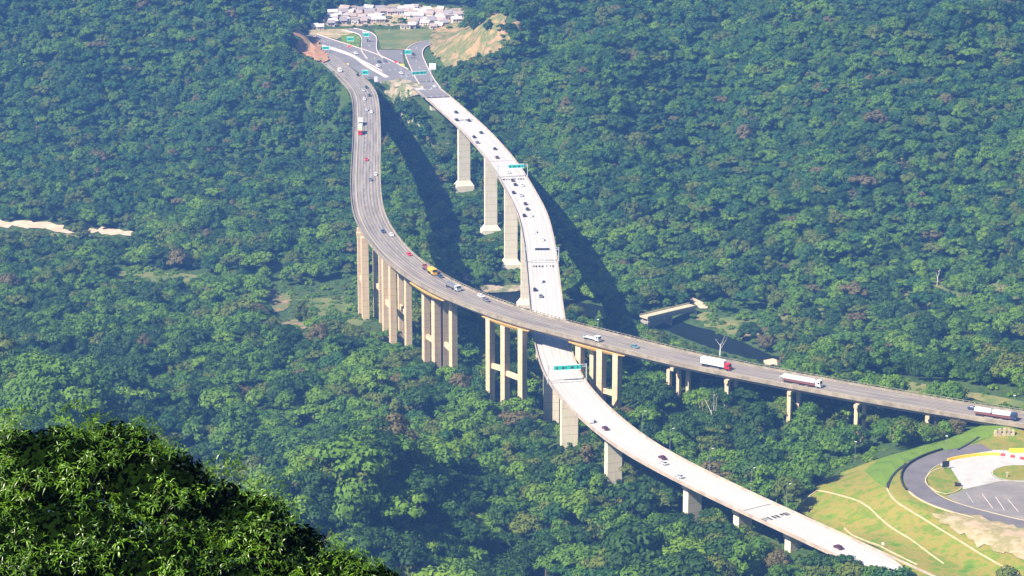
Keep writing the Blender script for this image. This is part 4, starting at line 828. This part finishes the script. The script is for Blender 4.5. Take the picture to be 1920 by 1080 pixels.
# species zones
light=inpoly(sx,sy,[(380,500),(700,500),(720,620),(860,690),(640,640),(480,625),(380,560)])|inpoly(sx,sy,[(1270,575),(1920,480),(1920,780),(1560,730),(1420,640)])&(big>.45)
shrub=inpoly(sx,sy,[(520,540),(700,520),(720,640),(600,622),(520,612)])|inpoly(sx,sy,[(200,500),(390,512),(420,545),(210,540)])|inpoly(sx,sy,[(1545,700),(1920,735),(1920,780),(1560,735)])|inpoly(sx,sy,[(1500,960),(1530,890),(1640,840),(1690,850),(1600,880)])|inpoly(sx,sy,[(1310,585),(1420,590),(1400,650),(1330,630)])
open_=(light&(rng.random(len(tx))<.42)&(fbm(tx,ty,45,31)>.42)); shrub=shrub|open_; em=rng.random(len(tx)); sc=np.where(em<.05,sc*1.4,np.where(em<.35,sc*.72,sc)); keep&=~(shrub&(rng.random(len(tx))<.12)); sc=np.where(shrub,sc*.62,sc); sc=np.where(sy<420,sc*.92,sc)
for path,lat in ((WPH,11.5),(GPH,11.5)):
    d_,z_=dist_path(path,tx,ty); clr=z_-3.5-tz; under=d_<lat
    keep&=~(under&(clr<2.6)); sc=np.where(under,np.minimum(sc,np.maximum(clr-.6,.5)/10.5),sc); keep&=~(under&(sc<.18))
    for _ in range(5):
        bad=(d_<9.5+5.2*sc)&(tz+10.2*sc>z_-3); sc=np.where(bad,sc*.75,sc)
    keep&=~((d_<9.5+5.2*sc)&(tz+10.2*sc>z_-2.5))
for path,lat in ((R_main,12),(R_mid,9),(R_right,9.5),(R_toll,7)):
    d_,z_=dist_path(path,tx,ty); keep&=d_>lat
invl=inpoly(tx,ty,vill); sc=np.where(invl,sc*.42,sc); keep&=~(invl&(rng.random(len(tx))<.35))
for (x,y) in HOUSES: keep&=np.hypot(tx-x,ty-y)>4.6
for (x,y) in GBASE: keep&=np.hypot(tx-x,ty-y)>3.5
for (q,_,_z) in WP: keep&=np.hypot(tx-q[0],ty-q[1])>7
# keep the open parts of the view open: lower trees stand in front of them
decks=[]
for path in (WPH,GPH):
    q=path.q; n_=path.n; e1=np.array([prj(*(q[i]+n_[i]*8.6)) for i in range(0,len(q),3)])[:,:2]; e2=np.array([prj(*(q[i]-n_[i]*8.6)) for i in range(0,len(q),3)])[:,:2]
    decks.append((np.concatenate([e1,e2[::-1]]),np.array([prj(*r) for r in q[::3]])[:,:2],q[::3][:,1]))
a0,b0,_=prj(tx,ty,tz+.5); keep&=~in_any(a0,b0,[c for c in px_clear if not c[1]])
def blocked(scv):
    r=np.zeros(len(tx),bool)
    for fr in (.35,.65,1.0):
        for dx_ in (-3.4,0,3.4): a_,b_,s_=prj(tx+dx_*scv,ty,tz+9.6*scv*fr); r|=in_any(a_,b_,px_clear)
    for dx_,fz in ((-4.6,7.6),(-2.5,9.4),(0,10),(2.5,9.4),(4.6,7.6)):
        a_,b_,s_=prj(tx+dx_*scv,ty,tz+fz*scv)
        for poly,P3,yq in decks:
            cand=np.where(inpoly(a_,b_,poly)&keep)[0]
            for c in cand:
                k=int(np.hypot(P3[:,0]-a_[c],P3[:,1]-b_[c]).argmin())
                if ty[c]<yq[k]-3 and not (a_[c]>1500 and b_[c]>1027+(a_[c]-1540)*.15): r[c]=True
    return r
for it in range(4):
    bl=blocked(sc); sc=np.where(bl,sc*.64,sc)
keep&=~blocked(sc)
hard=np.ones(len(tx),bool)   # low scrub fills the bare ground that is too tight for trees
for q in NOTREE: hard&=~inpoly(tx,ty,q)
for path,zz in ((WPH,0),(GPH,0)):
    d_,z_=dist_path(path,tx,ty); hard&=~((d_<11)&(z_-3.5-tz<2.2))
for path,lat in ((R_main,12),(R_mid,9),(R_right,9.5),(R_toll,7)):
    d_,z_=dist_path(path,tx,ty); hard&=d_>lat
for (x,y) in HOUSES: hard&=np.hypot(tx-x,ty-y)>5
for (q,_,_z) in WP: hard&=np.hypot(tx-q[0],ty-q[1])>5
hard&=~in_any(a0,b0,[c for c in px_clear if not c[1]]); fill=hard&~keep; print('scrub',fill.sum())
sc=np.where(fill,rng.uniform(.2,.42,len(tx)),sc); shrub=shrub|fill; keep=keep|fill
for dx_ in (0,1):   # a second plant beside each
    if dx_: 
        j_=np.where(fill)[0]; j_=np.repeat(j_,3)
        ext=[v[j_] for v in (tx,ty,tz,sc,sx,sy,ss,big,light,shrub)]; ext[0]=ext[0]+rng.uniform(-4,4,len(j_)); ext[1]=ext[1]+rng.uniform(-4,4,len(j_)); ext[2]=hz(ext[0],ext[1]); ext[4],ext[5],ext[6]=prj(ext[0],ext[1],ext[2])
        tx,ty,tz,sc,sx,sy,ss,big,light,shrub=[np.r_[a_,b_] for a_,b_ in zip((tx,ty,tz,sc,sx,sy,ss,big,light,shrub),ext)]; keep=np.r_[keep,np.ones(len(j_),bool)]
hill=inpoly(sx,sy,[(822,52),(880,50),(955,56),(1000,78),(990,100),(930,122),(880,130),(832,128),(808,100)])
tx,ty,tz,sc,sx,sy,ss,big,light,shrub=[v[keep] for v in (tx,ty,tz,sc,sx,sy,ss,big,light,shrub)]
N=len(tx); print('trees',N)
rnd=rng.random(N); patchn=fbm(tx,ty,35,21)
shape=rng.choice([0,1,2,3,5],N,p=[.3,.28,.08,.26,.08]); shape=np.where(shrub,4,shape); var=rng.integers(0,2,N)
colr=np.empty(N,int); shade_zone=inpoly(sx,sy,[(0,560),(330,600),(560,700),(420,830),(0,800)])|inpoly(sx,sy,[(1120,640),(1700,790),(1500,930),(1200,800)])|inpoly(sx,sy,[(560,870),(900,930),(1000,1080),(600,1080)])
rnd=np.where(shade_zone,rnd**2.3,rnd)  # shaded stretches of forest painted by favouring darker leaf colours
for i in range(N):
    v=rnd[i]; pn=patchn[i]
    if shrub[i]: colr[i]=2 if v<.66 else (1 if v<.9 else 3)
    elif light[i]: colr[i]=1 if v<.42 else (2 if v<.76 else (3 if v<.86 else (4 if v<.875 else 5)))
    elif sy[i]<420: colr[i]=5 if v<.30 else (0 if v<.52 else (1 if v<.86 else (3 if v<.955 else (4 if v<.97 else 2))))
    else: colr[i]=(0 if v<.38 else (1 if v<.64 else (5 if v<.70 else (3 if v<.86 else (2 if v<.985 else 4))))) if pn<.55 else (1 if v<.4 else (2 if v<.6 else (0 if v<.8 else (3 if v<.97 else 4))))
rotz=rng.uniform(0,6.283,N)
# the 300 that show largest are trees of their own
cx_,cy_,cs_=prj(tx,ty,tz+6*sc); 
vis=(cx_>5)&(cx_<1915)&(cy_>5)&(cy_<1085)
bush=inpoly(cx_,cy_,[(-10,790),(60,770),(200,775),(330,830),(500,900),(620,980),(760,1090),(-10,1090)]); vis&=~bush
dw,_=dist_path(WPH,tx,ty); dg,_=dist_path(GPH,tx,ty); vis&=(dw>14)&(dg>14)
size=cs_*sc*np.where(shape==1,5.2,np.where(shape==4,3.8,np.where(shape==2,3,4.4))); size[~vis]=0
order=np.argsort(-size)[:300]; solo=np.zeros(N,bool); solo[order]=True
def zone(x,y):
    if x>1480: return 'below the grass bank' if y>900 else 'under the grey viaduct, right'
    if x>1130 and y<900 and (y-690)<(x-1000)*.62: return 'between the two viaducts'
    if x>1100: return 'below the pale viaduct, right'
    if x>860: return 'below the crossing' if y<950 else 'at the bottom centre'
    if y<800: return 'below the tan columns' if x>600 else 'on the left valley floor'
    if x>560: return 'beside the near leafy tree' if y>900 else 'in mid forest'
    return 'above the near leafy tree'
grp={}
for i in order: grp.setdefault((int(colr[i]),int(shape[i]),zone(cx_[i],cy_[i])),[]).append(i)
ordn=lambda k:['1st','2nd','3rd'][k] if k<3 else '%dth'%(k+1)
def one_tree(i,label):
    t=bpy.data.objects.new('tree',None); COL.objects.link(t); t.location=(tx[i],ty[i],tz[i]-.3); t.rotation_euler=(0,0,rotz[i]); t.scale=(sc[i],)*3; t.empty_display_size=.5
    tag(t,label,'tree' if shape[i]!=4 else 'shrub','trees of the near forest')
    c=bpy.data.objects.new('crown',crown_me[int(shape[i]),int(var[i]),int(colr[i])]); COL.objects.link(c); c.parent=t
    k=bpy.data.objects.new('trunk',trunk_me[int(shape[i]),int(var[i])]); COL.objects.link(k); k.parent=t
    return c
for (ci,si,zn),L in grp.items():
    L.sort(key=lambda i:cx_[i])
    for k,i in enumerate(L):
        nm='tree' if si!=4 else 'shrub'
        lb=('%s %s %s %s'%(SH[si],FC[ci][0],nm,zn)) if len(L)==1 else '%s %s %s %s, %s such from left'%(SH[si],FC[ci][0],nm,zn,ordn(k))
        one_tree(i,lb)
# special trees
def bare_tree(px,py,h,label,zb=None,lean=.1,leafy=False,broad=False,lift=0,spread=.27,leaf=3):
    p=gnd(px,py+lift*4) if zb is None else pt(px,py,zb); h+=lift; t=thing('bare_tree',p,label,'tree'); rg=random.Random(px)
    m=MB(); top=Vector((lean*h,0,h*.62)); m.cyl((0,0,-1),top,.26 if not broad else .55,.24,8)
    for i in range(4):
        a=i*2.4; b=Vector((lean*h+math.cos(a)*h*.13*(2.2 if broad else 1),math.sin(a)*h*.2,h*(.78+.2*rg.random()))); st=Vector((0,0,0)).lerp(top,.55+.45*rg.random()); m.cyl(st,b,.13,.05,5)
        for j in range(3): c=b+Vector((rg.uniform(-1,1),rg.uniform(-1,1),rg.uniform(.3,1.4)))*h*.09; m.cyl(b,c,.05,.02,4)
    m.ob('trunk',M['palebark'] if px!=1734 and px!=1750 else M['bark'],t)
    if leafy:
        rg2=np.random.default_rng(px); C=[np.array([lean*h+rg2.uniform(-1,1)*h*spread,rg2.uniform(-1,1)*h*spread*.75,h*rg2.uniform(.8,1.02)]) for _ in range(9)]
        V,Fq=leaf_cloud(C,[rg2.uniform(.8,1.4)*(1 if spread>.2 else .7) for _ in C],420,.24,.6,rg2,core=False); mk('crown',V,Fq,FM[leaf],t)
bare_tree(1350,795,14,'leaning pale-trunked bare tree, the taller of two in the wood between the viaducts',lean=-.22,lift=6)
bare_tree(1322,790,10,'shorter pale bare tree left of the taller leaning one between the viaducts',lean=-.12,lift=4)
bare_tree(1350,668,11,'leafless grey tree standing behind the grey viaduct by the river',zb=8,lean=.02,broad=True)
bare_tree(1066,832,13,'pale forked tree with thin olive crown standing before the white pier below the crossing',zb=30,lean=.02,leafy=True,broad=True)
bare_tree(1757,536,9,'thin white dead trunk above the right-hand meadow',lean=.02)
bare_tree(1734,815,11,'slim tree whose dark crown rises over the grey viaduct deck, left of a pair',lean=.0,leafy=True,spread=.12,leaf=4)
bare_tree(1750,815,11.5,'slim tree whose dark crown rises over the grey viaduct deck, right of a pair',lean=.08,leafy=True,spread=.12,leaf=4)
# bushes hanging in front of the lower right corner of the pale road
# ---------------------------------------------------------------- the rest of the forest, one object
rest=np.where(~solo)[0]
fme=bpy.data.meshes.new('forest'); fme.vertices.add(len(rest)); fme.vertices.foreach_set('co',np.stack([tx[rest],ty[rest],tz[rest]-.3],1).astype(np.float32).ravel())
def attr(nm,ty_,vals):
    a=fme.attributes.new(nm,ty_,'POINT'); a.data.foreach_set('value' if ty_!='FLOAT_VECTOR' else 'vector',np.asarray(vals).ravel())
keys=sorted(set(zip(shape.tolist(),var.tolist(),colr.tolist()))); kidx={k:i for i,k in enumerate(keys)}
attr('pick','INT',np.array([kidx[(int(shape[i]),int(var[i]),int(colr[i]))] for i in rest],np.int32)); attr('rot','FLOAT',rotz[rest].astype(np.float32)); attr('scl','FLOAT',sc[rest].astype(np.float32))
forest=bpy.data.objects.new('forest',fme); COL.objects.link(forest); tag(forest,'dense mixed green forest covering the valley and both hillsides','forest',kind='stuff')
ng=bpy.data.node_groups.new('forest_scatter','GeometryNodeTree'); ng.interface.new_socket('Geometry',in_out='INPUT',socket_type='NodeSocketGeometry'); ng.interface.new_socket('Geometry',in_out='OUTPUT',socket_type='NodeSocketGeometry')
N_=ng.nodes; gi_=N_.new('NodeGroupInput'); go_=N_.new('NodeGroupOutput'); iop=N_.new('GeometryNodeInstanceOnPoints'); g2i=N_.new('GeometryNodeGeometryToInstance')
# source objects: crowns already standing in the scene where possible
have={}
for o in list(COL.objects):
    if o.name.startswith('crown') and o.data: have.setdefault(o.data.name,o)
srcs=[]
for k in keys:
    me=crown_me[k]; o=have.get(me.name)
    if o is None:   # stand one such tree in the forest so that its crown can be shared
        c=[i for i in rest if (int(shape[i]),int(var[i]),int(colr[i]))==k][0]
        o=one_tree(c,'%s %s tree in the far part of the forest, sort %s'%(SH[k[0]],FC[k[2]][0],'a' if k[1]==0 else 'b'))
    srcs.append(o)
for o in reversed(srcs):
    oi=N_.new('GeometryNodeObjectInfo'); oi.inputs[0].default_value=o; oi.transform_space='ORIGINAL'; oi.inputs['As Instance'].default_value=True
    ng.links.new(oi.outputs['Geometry'],g2i.inputs[0]) if False else None
    have.setdefault('_oi',[]).append(oi)
jg=N_.new('GeometryNodeJoinGeometry')
for oi in have['_oi']: ng.links.new(oi.outputs['Geometry'],jg.inputs[0])
def na(nm,t):
    a=N_.new('GeometryNodeInputNamedAttribute'); a.data_type=t; a.inputs[0].default_value=nm; return a
ap,ar,as_=na('pick','INT'),na('rot','FLOAT'),na('scl','FLOAT'); cx=N_.new('ShaderNodeCombineXYZ'); ng.links.new(ar.outputs[0],cx.inputs[2])
ng.links.new(gi_.outputs[0],iop.inputs['Points']); ng.links.new(jg.outputs[0],iop.inputs['Instance']); iop.inputs['Pick Instance'].default_value=True
ng.links.new(ap.outputs[0],iop.inputs['Instance Index']); ng.links.new(cx.outputs[0],iop.inputs['Rotation']); ng.links.new(as_.outputs[0],iop.inputs['Scale'])
ng.links.new(iop.outputs[0],go_.inputs[0]); md=forest.modifiers.new('scatter','NODES'); md.node_group=ng
print('variants',len(keys))
# ---------------------------------------------------------------- the near leafy tree, lower left
ND=44.0
def npt(px,py,dist):
    u=(px-960)/F; v=(py-540)/F; d=np.array([u,cp-v*sp,-sp-v*cp]); return np.array([0,0,CZ])+d*dist
lobes=[(30,900,1.0,44),(110,890,.95,43.6),(215,880,.95,44.3),(300,930,.95,43.6),(390,985,.95,44.2),(470,1000,.8,43.8),(545,1050,.75,44.3),(640,1090,.6,44),(700,1105,.5,44.1),(600,1040,.4,44.3),(140,800,.4,44),(40,810,.45,43.8),(210,800,.38,44.1),(420,890,.38,44.2),(500,930,.36,44),(0,1050,1.2,43),(150,1040,1.2,42.9),(300,1090,1.1,42.8),(450,1130,1.0,43),(-90,930,1.1,44),(720,1150,.65,44.2),(560,1190,1.0,43.4),(200,1240,1.5,43),(-50,1240,1.4,43),(420,1290,1.2,43.2)]
LB=[(npt(a,b,d),r) for a,b,r,d in lobes]
M['inner_leaf_shade']=foliage('inner leaves with painted shade',(.002,.006,.001),(.006,.014,.002),.0); M['inner_leaf_shade'].node_tree.nodes['Principled BSDF'].inputs['Specular IOR Level'].default_value=0; M['near_leaf']=foliage('glossy near leaves',(.016,.055,.002),(.17,.34,.008),.12,True)  # inner leaves matte and near black: shade put into their colour
c0=npt(250,1250,44.5); gz=float(hz(c0[0],c0[1]))
t=thing('leafy_tree',(c0[0],c0[1],gz),'near dark tree with glossy narrow bright-tipped leaves filling the lower left corner','tree')
rg=np.random.default_rng(5); V=[];Fq=[]
leaf_prof=[(0,.0),(.3,.5),(.62,.42),(1,0)]
def leaf(base,dr,up,L,W):
    s_=np.cross(dr,up); s_/=np.linalg.norm(s_)+1e-9; nrm=np.cross(s_,dr); b=len(V); 
    mid=[base+dr*(L*a)-np.array([0,0,1])*L*.35*a*a for a,_ in leaf_prof]
    V.append(mid[0]); 
    for k_ in (1,2):
        w_=W*leaf_prof[k_][1]; V.append(mid[k_]-s_*w_+nrm*w_*.35); V.append(mid[k_]); V.append(mid[k_]+s_*w_+nrm*w_*.35)
    V.append(mid[3])
    Fq.extend([(b,b+1,b+2),(b,b+2,b+3),(b+1,b+4,b+5,b+2),(b+2,b+5,b+6,b+3),(b+4,b+7,b+5),(b+5,b+7,b+6)])
twigs=MB()
for c,r in LB:
    k=int(620*r*r)
    for _ in range(k):
        d=rg.normal(size=3); d/=np.linalg.norm(d)
        if d[2]<-.2: d[2]=-d[2]
        if d[1]>.75: d[1]=-d[1]
        pos=c+d*r*(rg.uniform(.82,1.12)+.10*math.sin(d[0]*9+c[0]*3)*math.cos(d[2]*8+c[2]))*np.array([1,1,.85])
        if math.sin(pos[0]*5.1+pos[2]*2)+math.sin(pos[2]*7.3-pos[0]*1.7+2)+rg.normal(0,.6)<-.28: continue
        if any(np.linalg.norm((pos-c2)/np.array([1,1,.85]))<r2*.6 for c2,r2 in LB if c2 is not c): continue
        ax=d*.6+np.array([0,0,.9])+rg.normal(0,.3,3); ax/=np.linalg.norm(ax); e1=np.cross(ax,[.3,.5,.1]); e1/=np.linalg.norm(e1); e2=np.cross(ax,e1)
        if rg.random()<.012: twigs.cyl(tuple(pos-ax*.35),tuple(pos),.012,.006,4)
        nl=rg.integers(4,8); ph=rg.random()*6.28
        for j in range(nl):
            a=ph+j*2.4+rg.normal(0,.5); el=rg.uniform(-.5,1.1); dr=ax*math.sin(el)+(e1*math.cos(a)+e2*math.sin(a))*math.cos(el); leaf(pos+dr*.01,dr/np.linalg.norm(dr),ax,rg.uniform(.045,.13),rg.uniform(.013,.024))
mk('crown',np.array(V)-np.array([c0[0],c0[1],gz]),Fq,M['near_leaf'],t)
twigs.v=[(v[0]-c0[0],v[1]-c0[1],v[2]-gz) for v in twigs.v]
V=[];Fq=[]   # dense inner foliage, its shade painted in as near-black leaf colour
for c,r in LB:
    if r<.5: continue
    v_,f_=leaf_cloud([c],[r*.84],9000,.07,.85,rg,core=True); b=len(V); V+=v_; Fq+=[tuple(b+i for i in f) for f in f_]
mk('inner_foliage',np.array(V)-np.array([c0[0],c0[1],gz]),Fq,M['inner_leaf_shade'],t)
tr_=MB().cyl((0,0,-1),(0,0,4),.35,.25,10)
for c,r in LB: tr_.cyl((0,0,3.2),tuple(c-np.array([c0[0],c0[1],gz])-np.array([0,0,r*.3])),.12,.03,6)
nb=len(tr_.v); tr_.v+=twigs.v; tr_.f+=[tuple(i+nb for i in f) for f in twigs.f]
tr_.ob('trunk',M['bark'],t)
# ---------------------------------------------------------------- haze
hb=MB().box(-1700,1700,-300,3900,-2,463).ob('haze',None); tag(hb,'pale blue haze filling the valley air','haze',kind='stuff')
hm=bpy.data.materials.new('haze'); hm.use_nodes=True; n=hm.node_tree.nodes; n.clear(); out=n.new('ShaderNodeOutputMaterial'); pv=n.new('ShaderNodeVolumePrincipled')
pv.inputs['Color'].default_value=(*HAZE_C,1); pv.inputs['Density'].default_value=HAZE_D; pv.inputs['Anisotropy'].default_value=.0
hm.node_tree.links.new(pv.outputs[0],out.inputs['Volume']); hb.data.materials.append(hm)
